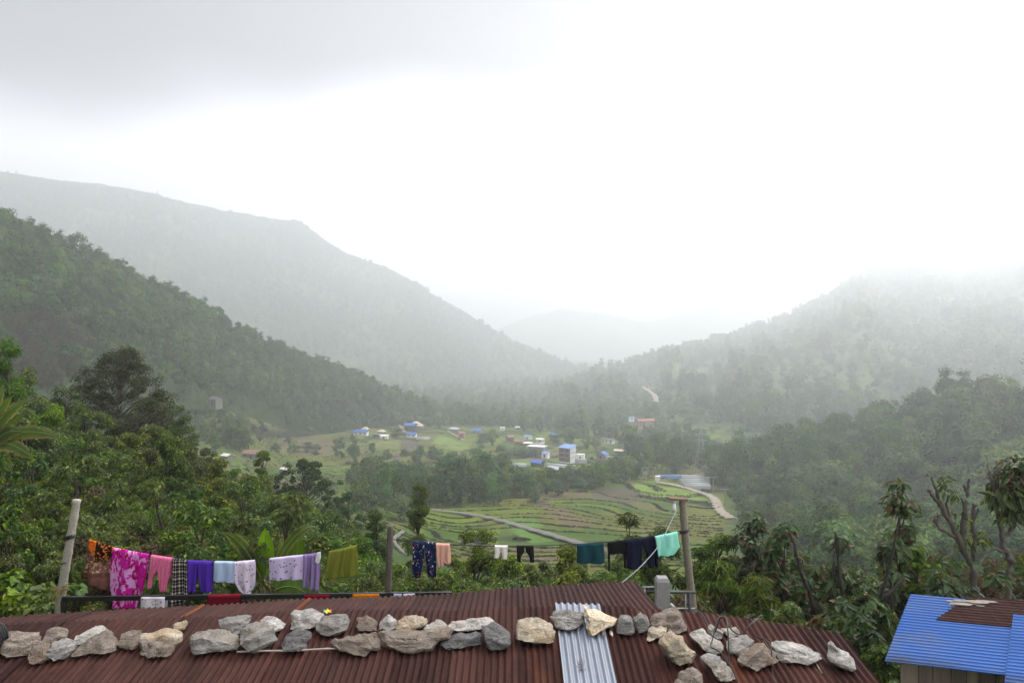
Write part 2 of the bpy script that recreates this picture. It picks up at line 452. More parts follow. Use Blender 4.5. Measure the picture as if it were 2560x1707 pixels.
def make_tree(seed, shape, h, w, base, nc, nl, leaf, asp, cols, clr=.5, droop=.2, big=False, limbs=True, trunk_r=.1,
              bark=(.085,.07,.055), alt=None, altp=0, upb=.6, twig=0, lean=0.0, flat=.75, rd=.35, rnd=.45):
    """returns (crown mesh, trunk mesh), foot at the origin"""
    r = np.random.default_rng(seed)
    Cc = clumps_in(shape, nc, h, w, base, r); Cc[:,0] += lean*(Cc[:,2]/h)**1.5
    mb = MB(); P=[];N=[];D=[];Z=[];K=[]
    for c in Cc:
        k = int(nl*(.6+.8*r.random())); cr = clr*(.7+.6*r.random())
        d = unit(r.normal(size=(k,3))); rad = cr*r.random((k,1))**.45
        p = c + d*rad*np.array([1,1,flat]); P.append(p)
        ct = np.array([lean*.4, 0, base+(h-base)*.42]); nn = unit(d*.75*(1-rd) + unit((p-ct)*np.array([1,1,.8]))*rd*1.3 + np.array([0,0,upb]) + r.normal(size=(k,3))*rnd); N.append(nn)
        D.append(unit(d*np.array([1,1,.3]) + r.normal(size=(k,3))*.5 + np.array([0,0,-.1])))
        Z.append(leaf*(.65+.7*r.random(k)))
        tone = .8+.4*r.random(); K.append(palette(k, np.array(cols)*tone, r, .3, alt, altp))
    add_leaves(mb, np.concatenate(P), np.concatenate(N), np.concatenate(D), np.concatenate(Z), asp, np.concatenate(K), .18, droop, big)
    tb = MB(); top = np.array([lean, 0, h*.82]); nst = 9
    path = [np.array([lean*(t**1.5), 0, h*.82*t]) + np.array([r.normal()*.05*w*.3*(t>0), r.normal()*.05*w*.3*(t>0), -.25*(t==0)]) for t in np.linspace(0,1,nst)]
    bc = np.array(bark)
    tb.tube(path, [trunk_r*(1.25-.95*t) for t in np.linspace(0,1,nst)], 7, bc)
    if limbs:
        for c in Cc[: int(nc*.7)]:
            zt = min(max(c[2]-.35*np.hypot(c[0],c[1])-.3, h*.12), h*.78); i = min(int(zt/(h*.82)*(nst-1)), nst-2)
            s = path[i]; m = (s+c)/2 + np.array([0,0,.08*h*.3]) + r.normal(size=3)*.08*w*.3
            r0 = trunk_r*(.5-.3*zt/h)
            tb.tube([s, m, c], [r0, r0*.6, r0*.22], 5, bc*(.8+.4*r.random()))
            for _ in range(twig):
                e = c + unit(r.normal(size=3))*clr*1.1
                tb.tube([m*.4+c*.6, (m*.2+c*.8+e)/2, e], [r0*.35, r0*.25, r0*.12], 4, bc)
    return mb, tb

def bark_mat(name):
    t = NT(name); v = t.co('Object', (1,1,.35)); c = t.attr('tint')
    n = t.noise(v, 9, 6, .7)
    return t.done(t.bsdf(t.mix(1.0, c, t.ramp(n, [(.3,.45),(.5,.8),(.72,1.0)]), 'MULTIPLY'), .9, .15, t.bump(n, .8, .03)))
M_BARK = bark_mat('bark')
M_LEAF = mat_leaf('leaf', .30, .5, .22)
M_GLOSS = mat_leaf('glossy_leaf', .25, .48, .24, hue=.015, val=.2)
M_FAR = mat_leaf('far_leaf', .2, .7, .12, hue=.025, val=.42)

class Kind:
    """a tree species: meshes built once, copied as objects"""
    def __init__(s, name, mb_tb, h, w, leaf_mat, bark_mat=None):
        s.name = name; s.h = h; s.w = w
        mb, tb = mb_tb
        s.crown = mb.mesh(name+'_crown', [leaf_mat]); s.trunk = tb.mesh(name+'_trunk', [bark_mat or M_BARK], smooth=True)
        s.first = None
    def plant(s, loc, h, w, label=None, cat='tree', group=None, name=None, rz=None):
        nm = name or s.name
        rt = empty(nm, loc, random.uniform(0, 6.28) if rz is None else rz)
        rt.scale = (w/s.w, w/s.w, h/s.h)
        tag(rt, label, cat, group)
        for n, me in (('crown', s.crown), ('trunk', s.trunk)):
            o = bpy.data.objects.new(n, me); COL.objects.link(o); o.parent = rt
        return rt
    def source(s):
        """one joined object kept out of the scene: the pattern a wood is scattered from"""
        mb = bpy.data.objects.new(s.name+'_pattern', s.joined()); return mb
    def joined(s):
        me = s.crown.copy(); bm = bmesh.new(); bm.from_mesh(me); n0 = len(bm.faces); bm.from_mesh(s.trunk)
        bm.faces.ensure_lookup_table()
        for f in bm.faces[n0:]: f.material_index = 1
        bm.to_mesh(me); bm.free(); me.materials.append(M_BARK); return me

def scatter(name, pts, sc, kinds, label, cat, seed=1, kind='stuff'):
    """ONE object: a cloud of points that plants copies of the pattern trees"""
    pts = np.asarray(pts, float); n = len(pts); r = np.random.default_rng(seed)
    me = bpy.data.meshes.new(name); me.vertices.add(n); me.vertices.foreach_set('co', pts.ravel())
    sc = np.asarray(sc, float)
    if sc.ndim == 1: sc = np.stack([sc, sc, sc], 1)
    a = me.attributes.new('scl', 'FLOAT_VECTOR', 'POINT'); a.data.foreach_set('vector', sc.ravel())
    rot = np.zeros((n,3)); rot[:,2] = r.random(n)*6.28; rot[:,:2] = r.normal(size=(n,2))*.06
    a = me.attributes.new('rot', 'FLOAT_VECTOR', 'POINT'); a.data.foreach_set('vector', rot.ravel())
    a = me.attributes.new('pick', 'INT', 'POINT'); a.data.foreach_set('value', r.integers(0, len(kinds), n).astype(np.int32))
    me.update()
    o = bpy.data.objects.new(name, me); COL.objects.link(o)
    c = bpy.data.collections.new(name+'_patterns')
    for k in kinds: c.objects.link(k.source() if isinstance(k, Kind) else k)
    g = bpy.data.node_groups.new(name+'_nodes', 'GeometryNodeTree')
    g.interface.new_socket('Geometry', in_out='INPUT', socket_type='NodeSocketGeometry')
    g.interface.new_socket('Geometry', in_out='OUTPUT', socket_type='NodeSocketGeometry')
    N = g.nodes.new; gi = N('NodeGroupInput'); go = N('NodeGroupOutput'); ip = N('GeometryNodeInstanceOnPoints'); ci = N('GeometryNodeCollectionInfo')
    ci.inputs['Collection'].default_value = c; ci.inputs['Separate Children'].default_value = True; ci.inputs['Reset Children'].default_value = True
    L = g.links.new
    L(gi.outputs[0], ip.inputs['Points']); L(ci.outputs[0], ip.inputs['Instance']); ip.inputs['Pick Instance'].default_value = True
    for at_, typ, sock in (('scl','FLOAT_VECTOR','Scale'),('rot','FLOAT_VECTOR','Rotation'),('pick','INT','Instance Index')):
        na = N('GeometryNodeInputNamedAttribute'); na.data_type = typ; na.inputs['Name'].default_value = at_
        src = na.outputs['Attribute']
        L(src, ip.inputs[sock])
    L(ip.outputs[0], go.inputs[0])
    md = o.modifiers.new('plants', 'NODES'); md.node_group = g
    tag(o, label, cat, None, kind)
    return o

# foliage albedos, but the yellow paints lit-leaf highlights on a random share
G_MID=(.046,.080,.016); G_OLIVE=(.058,.078,.017); G_DARK=(.026,.05,.014); G_BRIGHT=(.105,.16,.022); G_LIT=(.16,.20,.028); G_BLUE=(.032,.06,.026)

K_FAR = [Kind('canopy_tree', make_tree(100+i, sh, h, w, b, nc, 62, lf, .8, col, clr=cl, limbs=False, trunk_r=.13, upb=.35, droop=.1, rd=.7, rnd=.25), h, w, M_FAR)
         for i, (sh, h, w, b, nc, lf, cl, col) in enumerate([
            ('ellipsoid', 7, 5, .9, 15, .62, 1.35, (.042,.090,.022)), ('dome', 6.5, 6, .7, 16, .64, 1.45, (.054,.092,.018)), ('column', 9, 4, .6, 15, .6, 1.2, (.032,.076,.018)),
            ('ellipsoid', 6, 5, .5, 14, .58, 1.3, (.075,.118,.022)), ('spread', 8, 7, 1.5, 18, .66, 1.5, (.056,.10,.02)), ('dome', 5, 5, .3, 13, .56, 1.3, (.09,.135,.024))])]
K_DRY = [Kind('dry_tree', make_tree(130+i, 'ellipsoid', 7, 5, 1.5, 18, 18, .4, .6, (.05,.042,.03), clr=1.0, limbs=True, trunk_r=.14, upb=.3, twig=2, bark=(.07,.058,.05)), 7, 5, M_FAR) for i in range(2)]

def sizes(n, r, a, b): 
    s = a + (b-a)*r.random(n); return np.stack([s*(.85+.3*r.random(n)), s*(.85+.3*r.random(n)), s*(.8+.4*r.random(n))], 1)
r1 = np.random.default_rng(7)
def off_dry(P, U, V):
    return np.ones(len(P))
# the dry thicket on the left flank and the field clearings keep the wood out
def dens_left(P, U, V):
    px = CX+F*P[:,0]/P[:,1]; py = CY-F*P[:,2]/P[:,1]
    d = np.ones(len(P))
    d *= np.where(in_poly(px, py, [(-300,770),(60,775),(200,800),(255,860),(250,1000),(-300,1060)]), .03, 1)
    d *= np.where((py > 985) & (px > 380), .35, 1)
    d *= np.where(in_poly(px, py, [(420,930),(560,960),(560,1040),(430,1040)]), .3, 1)
    g = fbm(P[:,0]/45, P[:,1]/45, 51, 3); d *= np.where(g > .62, .25, 1)
    return d
P = HILL_L.sample(6000, r1, -.02, 1.04, dens_left)
scatter('woodland', P - [0,0,.4], sizes(len(P), r1, .4, 1.25)*(.7+.6*fbm(P[:,0]/30, P[:,1]/30, 52, 2))[:,None], [K_FAR[i] for i in (0,1,2,2,4,0)], 'dense hazy green wood covering the left hillside', 'wood', 2)
def dens_dry(P, U, V):
    px = CX+F*P[:,0]/P[:,1]; py = CY-F*P[:,2]/P[:,1]
    return np.where(in_poly(px, py, [(-300,790),(60,800),(190,815),(245,870),(240,960),(-300,1060)]), 1, .0005)
P = HILL_L.sample(5000, r1, 0, 1, dens_dry)[:420]
scatter('thicket', P - [0,0,.3], sizes(len(P), r1, .55, .95), K_DRY, 'brown leafless thicket on the lower left hillside', 'thicket', 3)
def dens_right(P, U, V):
    n = fbm(P[:,0]/110, P[:,1]/110, 45+9, 3)
    return np.where(n > .56, .35, 1)
P = HILL_R.sample(9000, r1, -.02, 1.02, dens_right)
scatter('woodland', P - [0,0,.5], sizes(len(P), r1, .8, 2.4)*(.7+.6*fbm(P[:,0]/60, P[:,1]/60, 53, 2))[:,None], K_FAR, 'pale hazy wood covering the large right hillside', 'wood', 4)
P = MOUNT.sample(9000, r1, .0, .95, lambda P, U, V: np.where(fbm(P[:,0]/110, P[:,1]/110, 77+9, 3) > .56, .45, 1))
scatter('woodland', P - [0,0,1], sizes(len(P), r1, 1.2, 2.4), K_FAR[:5], 'misty wood covering the high mountain on the left', 'wood', 5)

# valley bottom and the wooded spur: the nearest trees are objects of their own, the rest of the wood is one mass
P = SPUR_R.sample(520, r1, -.05, 1.03)
P = P[np.argsort(P[:,1])]
vis = (CX+F*P[:,0]/P[:,1] > 1720) & (CX+F*P[:,0]/P[:,1] < 2590)
near = P[vis][:95]; rest = np.concatenate([P[vis][95:], P[~vis]])
scatter('woodland', rest - [0,0,.4], sizes(len(rest), r1, .8, 2.0), K_FAR, 'hazy green wood on the spur at the right', 'wood', 6)
for i, p in enumerate(near):
    k = K_FAR[i % 6]; s = random.uniform(.8, 2.1)
    k.plant(p - np.array([0,0,.4]), k.h*s, k.w*s*random.uniform(.9,1.15), 'round-crowned green tree in the hazy wood at the foot of the right-hand spur', 'tree', 'trees at the foot of the wooded spur', 'broadleaf_tree')
# ------------------------------------------------------------------ the rusty roof below the viewpoint
PIT = .076
def ridgeY_px(y): return 5.004/(.195 + (y-CY)/F)
RIDGE = [(-500,1590),(0,1566),(330,1547),(700,1531),(1200,1522),(1400,1515),(1560,1522),(1700,1528),(1900,1549),(1967,1557),(2041,1572),(2099,1580)]
_rx = []; _ry = []
for px, py in RIDGE:
    Y = ridgeY_px(py); _rx.append((px-CX)/F*Y); _ry.append(Y)
def ridgeY(x): return np.interp(x, _rx, _ry)
def slope_z(Y): return -3.6 + .195*(Y-7.2)
FAR_EDGE = [(-500,1560),(0,1540),(150,1532),(350,1514),(700,1500),(1000,1484),(1200,1474),(1400,1459),(1530,1449),(1585,1449)]
_fx = []; _fy = []
for px, py in FAR_EDGE:
    x = (px-CX)/F*8.6
    for _ in range(12):
        Yr = float(ridgeY(x)); zr = float(slope_z(Yr)); k = -(py-CY)/F
        Y = (zr + .127*Yr)/(k + .127); x = (px-CX)/F*Y
    _fx.append(x); _fy.append(Y)
def farY(x): return np.interp(x, _fx, _fy)

def rust_mat(name, c0, c1, orange, sheen=.45):
    t = NT(name); v = t.co('Object'); c = t.attr('tint')
    vs = t.co('Object', (9, .9, 1))                     # run-off streaks down the sheet
    n = t.noise(vs, 1.6, 6, .65, .3); n2 = t.noise(v, 14, 5, .7); n3 = t.noise(t.co('Object', (1,.35,1)), 1.1, 4, .6)
    col = t.mix(t.ramp(n, [(.35,0),(.68,1)]), c0, c1)
    col = t.mix(t.ramp(n3, [(.60,0),(.70,.6)]), col, orange)
    col = t.mix(t.ramp(n2, [(.60,0),(.78,.45)]), col, (.085,.055,.046))
    col = t.mix(1.0, col, c, 'MULTIPLY')
    return t.done(t.bsdf(col, t.ramp(n2, [(.3,sheen),(.7,sheen+.3)]), .06, t.bump(n2, .25, .004)))
M_RUST = rust_mat('rusty_iron', (.029,.0115,.0095), (.054,.0215,.0172), (.115,.040,.018))
M_RUST2 = rust_mat('weathered_iron', (.034,.016,.0135), (.052,.025,.021), (.105,.043,.019), .55)
def zinc_mat():
    t = NT('zinc'); vs = t.co('Object', (10,.8,1)); n = t.noise(vs, 1.5, 5, .6); n2 = t.noise(t.co('Object'), 10, 5, .7)
    col = t.mix(n, (.15,.17,.205), (.26,.29,.34)); col = t.mix(t.ramp(n2, [(.55,0),(.8,.5)]), col, (.15,.15,.16))
    return t.done(t.bsdf(col, t.ramp(n2, [(.3,.32),(.7,.5)]), .5, None, .35))
M_ZINC = zinc_mat()

def corrug(x): return .0130*np.sin(2*np.pi*x/PIT)
def sheet_strip(mb, x0, x1, fy0, fy1, fz, lift, tone, rows=14, tilt=0.0, edge=None, thick=.0025):
    """one corrugated sheet between x0 and x1, from Y=fy0(x) to fy1(x), with a real under face"""
    nx = max(4, int((x1-x0)/PIT*12)); xs = np.linspace(x0, x1, nx); T = np.linspace(0, 1, rows)
    a = fy0(xs); b = fy1(xs)
    Y = a[None] + (b-a)[None]*T[:,None]; X = np.repeat(xs[None], rows, 0)
    sag = .012*np.sin(X*1.7+Y*2.1) + .01*(fbm(X*1.2, Y*1.3, 44, 2)-.5)
    Z = fz(X, Y) + corrug(X) + lift + tilt*(X-x0)/(x1-x0) + sag
    V = np.stack([X,Y,Z], -1).reshape(-1,3); i = np.arange(rows*nx).reshape(rows, nx)
    q = np.stack([i[:-1,:-1], i[:-1,1:], i[1:,1:], i[1:,:-1]], -1).reshape(-1,4).tolist()
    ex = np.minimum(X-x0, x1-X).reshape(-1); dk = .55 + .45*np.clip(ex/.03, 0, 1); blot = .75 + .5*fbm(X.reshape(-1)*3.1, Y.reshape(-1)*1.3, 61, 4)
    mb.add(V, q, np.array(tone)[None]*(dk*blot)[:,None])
    rim = np.concatenate([i[0,:], i[1:,-1], i[-1,-2::-1], i[-2:0:-1,0]])
    W = V[rim]; n = len(rim); W2 = W - np.array([0,0,thick+.004])
    mb.add(np.concatenate([W, W2]), [(k, k+n, (k+1)%n+n, (k+1)%n) for k in range(n)], np.array(tone)*.9)

def make_roof():
    root = empty('shed', (-1.5, 7.6, -6.5))
    tag(root, 'low shed under a rusty brown corrugated iron roof weighed down with stones', 'shed')
    L = Vector((1.5, -7.6, 6.5))
    def fin(mb, name, mat, label=None):
        o = mb.build(name, mat, root, True); o.location = L
        if label: o['label'] = label
        return o
    r = np.random.default_rng(3)
    # near slope: overlapping sheets, each with its own tone
    mb = MB(); x = -8.2; k = 0
    while x < 3.87:
        w = PIT*9; x1 = min(x+w+PIT*1.2, 3.88); t = .62 + .68*r.random(); warm = 1 + .16*(r.random()-.5)
        j = .015*(r.random()-.5)
        sheet_strip(mb, x, x1, lambda q: np.full_like(q, 5.3), lambda q, j=j: ridgeY(q)+j, lambda X, Y: slope_z(Y), (.012)*(k%2), (t*warm, t, t*.97), 22, .004)
        x += w; k += 1
    fin(mb, 'roof_slope', M_RUST)
    # far slope falls away behind the ridge
    mb = MB(); x = -8.2; k = 0
    while x < 1.84:
        w = PIT*9; x1 = min(x+w+PIT*1.2, 1.86); t = .85 + .4*r.random()
        fz = lambda X, Y: slope_z(ridgeY(X)) - .127*(Y-ridgeY(X)) - .022
        j = .03*(r.random()-.5)
        sheet_strip(mb, x, x1, lambda q: ridgeY(q)-.05, lambda q, j=j: farY(q)+j, fz, .005*(k%2), (t*1.02, t, t), 12, .003)
        x += w; k += 1
    fin(mb, 'roof_slope', M_RUST2, 'far slope of the rusty roof beyond its ridge')
    for cx in (-4.1, -2.75):
        mb = MB()
        xs = cx
        sheet_strip(mb, xs, xs+PIT*1.05, lambda q: ridgeY(q)+.02, lambda q: farY(q)+.004, lambda X, Y: slope_z(ridgeY(X)) - .127*(Y-ridgeY(X)) - .022, .0135, (2.6,1.9,1.0), 10)
        fin(mb, 'rust_strip', M_RUST2, 'bright orange rusted strip of iron on the far slope')
    # the one galvanised sheet
    mb = MB()
    sheet_strip(mb, .545, 1.105, lambda q: np.full_like(q, 5.25), lambda q: ridgeY(q)+.03, lambda X, Y: slope_z(Y), .0225, (1,1,1), 22)
    z = fin(mb, 'galvanised_sheet', M_ZINC, 'bright galvanised sheet let into the rusty roof')
    # maker's stamp: a faint dark crest printed on the sheet
    mb = MB()
    def blot(px, py, w, h, ang=0.0, n=9):
        Y = 5.004/(.195 + (py-CY)/F); X = (px-CX)/F*Y
        ring = []
        for q in range(n):
            a = 2*math.pi*q/n; rr = 1 + .25*math.sin(q*2.3+px)
            dx = math.cos(a)*w/F*Y*.5*rr; dy = math.sin(a)*h/F*Y*2.1*rr*.5
            x_ = X + dx*math.cos(ang) - dy*math.sin(ang)*.5; y_ = Y + dx*math.sin(ang)*2 + dy*math.cos(ang)
            sag = .012*math.sin(x_*1.7+y_*2.1) + .01*(float(fbm(x_*1.2, y_*1.3, 44, 2))-.5)
            ring.append((x_, y_, float(slope_z(y_)) + float(corrug(x_)) + .0225 + sag + .0045))
        mb.add(ring, [tuple(range(n))])
    for a in ((1452,1652,9,4),(1451,1659,13,5),(1446,1666,4,8),(1458,1666,4,8),(1452,1668,8,4),(1452,1675,12,3.5),(1447,1683,5,5),(1457,1682,4,6),(1444,1657,3,5),(1460,1657,3,5),(1462,1680,5,2.5),(1442,1673,4,2.5)):
        blot(*a)
    s = mb.build('stamp', mat_plain('stamp_ink', (.16,.16,.17), .7, .2, .4, 30), z); s['label'] = 'faint dark crest stamped on the galvanised sheet'
    # walls under the roof (rough stone, mostly out of sight)
    mb = MB(); mb.box((-7.6,5.55,-6.9),(3.6,5.8,-4.05)); mb.box((3.38,5.8,-6.9),(3.6,8.3,-4.0)); mb.box((-7.6,5.8,-6.9),(-7.35,8.3,-4.0)); mb.box((-7.6,8.3,-6.9),(3.6,8.5,-3.75))
    fin(mb, 'wall', mat_plain('rubble_wall', (.22,.19,.16), .9, .2, .5, 5, .8))
    # two pale weld-like paint drips under the triangular stone
    mb = MB()
    for px, py in ((1511,1588),(1530,1588)):
        Y = 5.004/(.195 + (py-CY)/F); X = (px-CX)/F*Y
        pts = [(X-.012+.001*q, Y+.09-.03*q, float(slope_z(Y+.09-.03*q))+.016-.002*abs(q-2)) for q in range(6)]
        mb.tube(pts, [.006,.014,.02,.022,.016,.006], 7)
    fin(mb, 'paint_drip', mat_plain('drip', (.62,.52,.42), .7, .3, .5, 40), 'pale drip of paint running down below the triangular stone')
    return root
SHED = make_roof()

# ------------------------------------------------------------------ stones
def rock_mat(name, c0, c1, stain, band=1.0, streak=True):
    t = NT(name); oi = t.n('ShaderNodeObjectInfo'); v = t.co('Object')
    ad = t.n('ShaderNodeVectorMath', operation='ADD'); t.l(v, ad.inputs[0])
    cb = t.n('ShaderNodeCombineXYZ'); 
    for i in range(3): t.l(t.math('MULTIPLY', oi.outputs['Random'], 37.0+11*i), cb.inputs[i])
    t.l(cb.outputs[0], ad.inputs[1]); v = ad.outputs[0]
    mp = t.n('ShaderNodeMapping'); mp.inputs['Scale'].default_value = (1, 1, 4.5); mp.inputs['Rotation'].default_value = (.25,.3,0); t.l(v, mp.inputs[0])
    n = t.noise(mp.outputs[0], 5*band, 7, .68, .4); f = t.noise(v, 46, 5, .75); g = t.noise(v, 3.2, 4, .6)
    col = t.mix(t.ramp(n, [(.32,0),(.66,1)]), c0, c1)
    col = t.mix(t.ramp(g, [(.5,0),(.66,.75)]), col, stain)
    col = t.mix(1.0, col, t.ramp(f, [(.30,.28),(.48,.8),(.66,1)]), 'MULTIPLY')
    vr = t.voro(v, 60); col = t.mix(t.ramp(vr, [(.1,.55),(.22,0)]), col, (.62,.6,.57))
    val = t.math('MULTIPLY_ADD', t.math('FRACT', t.math('MULTIPLY', oi.outputs['Random'], 7.7)), .3, .85)
    sc = t.n('ShaderNodeVectorMath', operation='SCALE'); t.l(col, sc.inputs[0]); t.l(val, sc.inputs[3])
    bm_ = t.bump(t.math('ADD', t.math('MULTIPLY', n, 1.1), t.math('MULTIPLY', f, .35)), .9, .035)
    return t.done(t.bsdf(sc.outputs[0], .85, .25, bm_))
ROCK = {'grey': rock_mat('grey_stone', (.125,.12,.112), (.35,.335,.31), (.26,.215,.165)),
        'dark': rock_mat('dark_stone', (.075,.073,.072), (.17,.165,.16), (.12,.11,.10)),
        'brown': rock_mat('brown_stone', (.11,.088,.07), (.32,.265,.215), (.19,.13,.085)),
        'tan': rock_mat('tan_stone', (.22,.18,.125), (.56,.49,.37), (.44,.30,.16)),
        'pale': rock_mat('pale_stone', (.22,.205,.185), (.58,.55,.50), (.38,.33,.26)),
        'orange': rock_mat('ochre_stone', (.46,.36,.24), (.70,.60,.46), (.58,.33,.14))}
CR = 3.0929
def crop(ox, pts): return [(ox + x/CR, 1200 + y/CR) for x, y in pts]

def make_rock(pts, mat, label, seed, deep=.62, lift=0.0):
    """pts: outline seen in the photo; the stone gets its own depth and thickness and rests on the roof"""
    r = np.random.default_rng(seed)
    pts = np.array(pts, float); cx = pts[:,0].mean(); yb = pts[:,1].max(); yt = pts[:,1].min()
    w = pts[:,0].max()-pts[:,0].min(); h = yb-yt
    Yb = 4.978/(.195 + (yb-CY)/F)
    m = w/F*Yb; hm = h/F*Yb; th = deep*min(m, hm*1.25) + .03
    mid = Yb + th*.5
    cen = at(cx, (yb+yt)/2, mid)
    P = []
    for x, y in pts:
        t = (yb-y)/max(h,1)
        Y = Yb + th*(.02 + .8*t + .06*r.random())
        P.append(at(x, y, Y))
    ring = [p.copy() for p in P]
    n = len(ring)
    front = []; back = []
    for p in ring:
        q = cen + (p-cen)*(.62 + .16*r.random()); front.append(q + Vector((0, -th*(.30+.22*r.random()), -.02*hm)))
        q = cen + (p-cen)*(.55 + .2*r.random()); back.append(q + Vector((0, th*(.35+.25*r.random()), -.12*hm)))
    V = ring + front + back
    bm = bmesh.new()
    for v in V: bm.verts.new(v - cen)
    bmesh.ops.convex_hull(bm, input=bm.verts)
    loose = [v for v in bm.verts if not v.link_faces]
    bmesh.ops.delete(bm, geom=loose, context='VERTS')
    bmesh.ops.triangulate(bm, faces=bm.faces)
    for _ in range(3):
        bmesh.ops.subdivide_edges(bm, edges=[e for e in bm.edges if e.calc_length() > .035], cuts=1, use_grid_fill=False)
        bmesh.ops.triangulate(bm, faces=bm.faces)
    bm.normal_update()
    co = np.array([tuple(v.co) for v in bm.verts]); no = np.array([tuple(v.normal) for v in bm.verts])
    # split faces along tilted bedding planes, chip the edges
    ax = unit(np.array([[.2*r.normal(), .3*r.normal(), 1.0]]))[0]
    lay = co @ ax / max(.05, .16*hm) + seed
    d = (fbm(lay, co[:,0]*3+seed, seed, 3)-.5)*.085*min(1, m/.35)
    d += (fbm(co[:,0]*16+seed, co[:,2]*16+co[:,1]*9, seed+4, 3)-.5)*.042
    d += (fbm(co[:,0]*45+seed, co[:,2]*45+co[:,1]*40, seed+6, 2)-.5)*.011
    co = co + no*d[:,None]
    wz = slope_z(co[:,1]+cen.y) + .026 - cen.z          # rests on the crests of the iron
    co[:,2] = np.maximum(co[:,2], wz + .006*np.sin(co[:,0]*23+seed))
    for v, c in zip(bm.verts, co): v.co = c
    bmesh.ops.recalc_face_normals(bm, faces=bm.faces)
    me = bpy.data.meshes.new('stone'); bm.to_mesh(me); bm.free()
    me.polygons.foreach_set('use_smooth', [True]*len(me.polygons))
    me.set_sharp_from_angle(angle=R(32))
    o = link('stone', me, ROCK[mat], None, cen); o.location.z += lift
    tag(o, label, 'stone', 'stones laid along the rusty roof')
    return o
A_, B_, C_, D_ = 0, 600, 1200, 1860
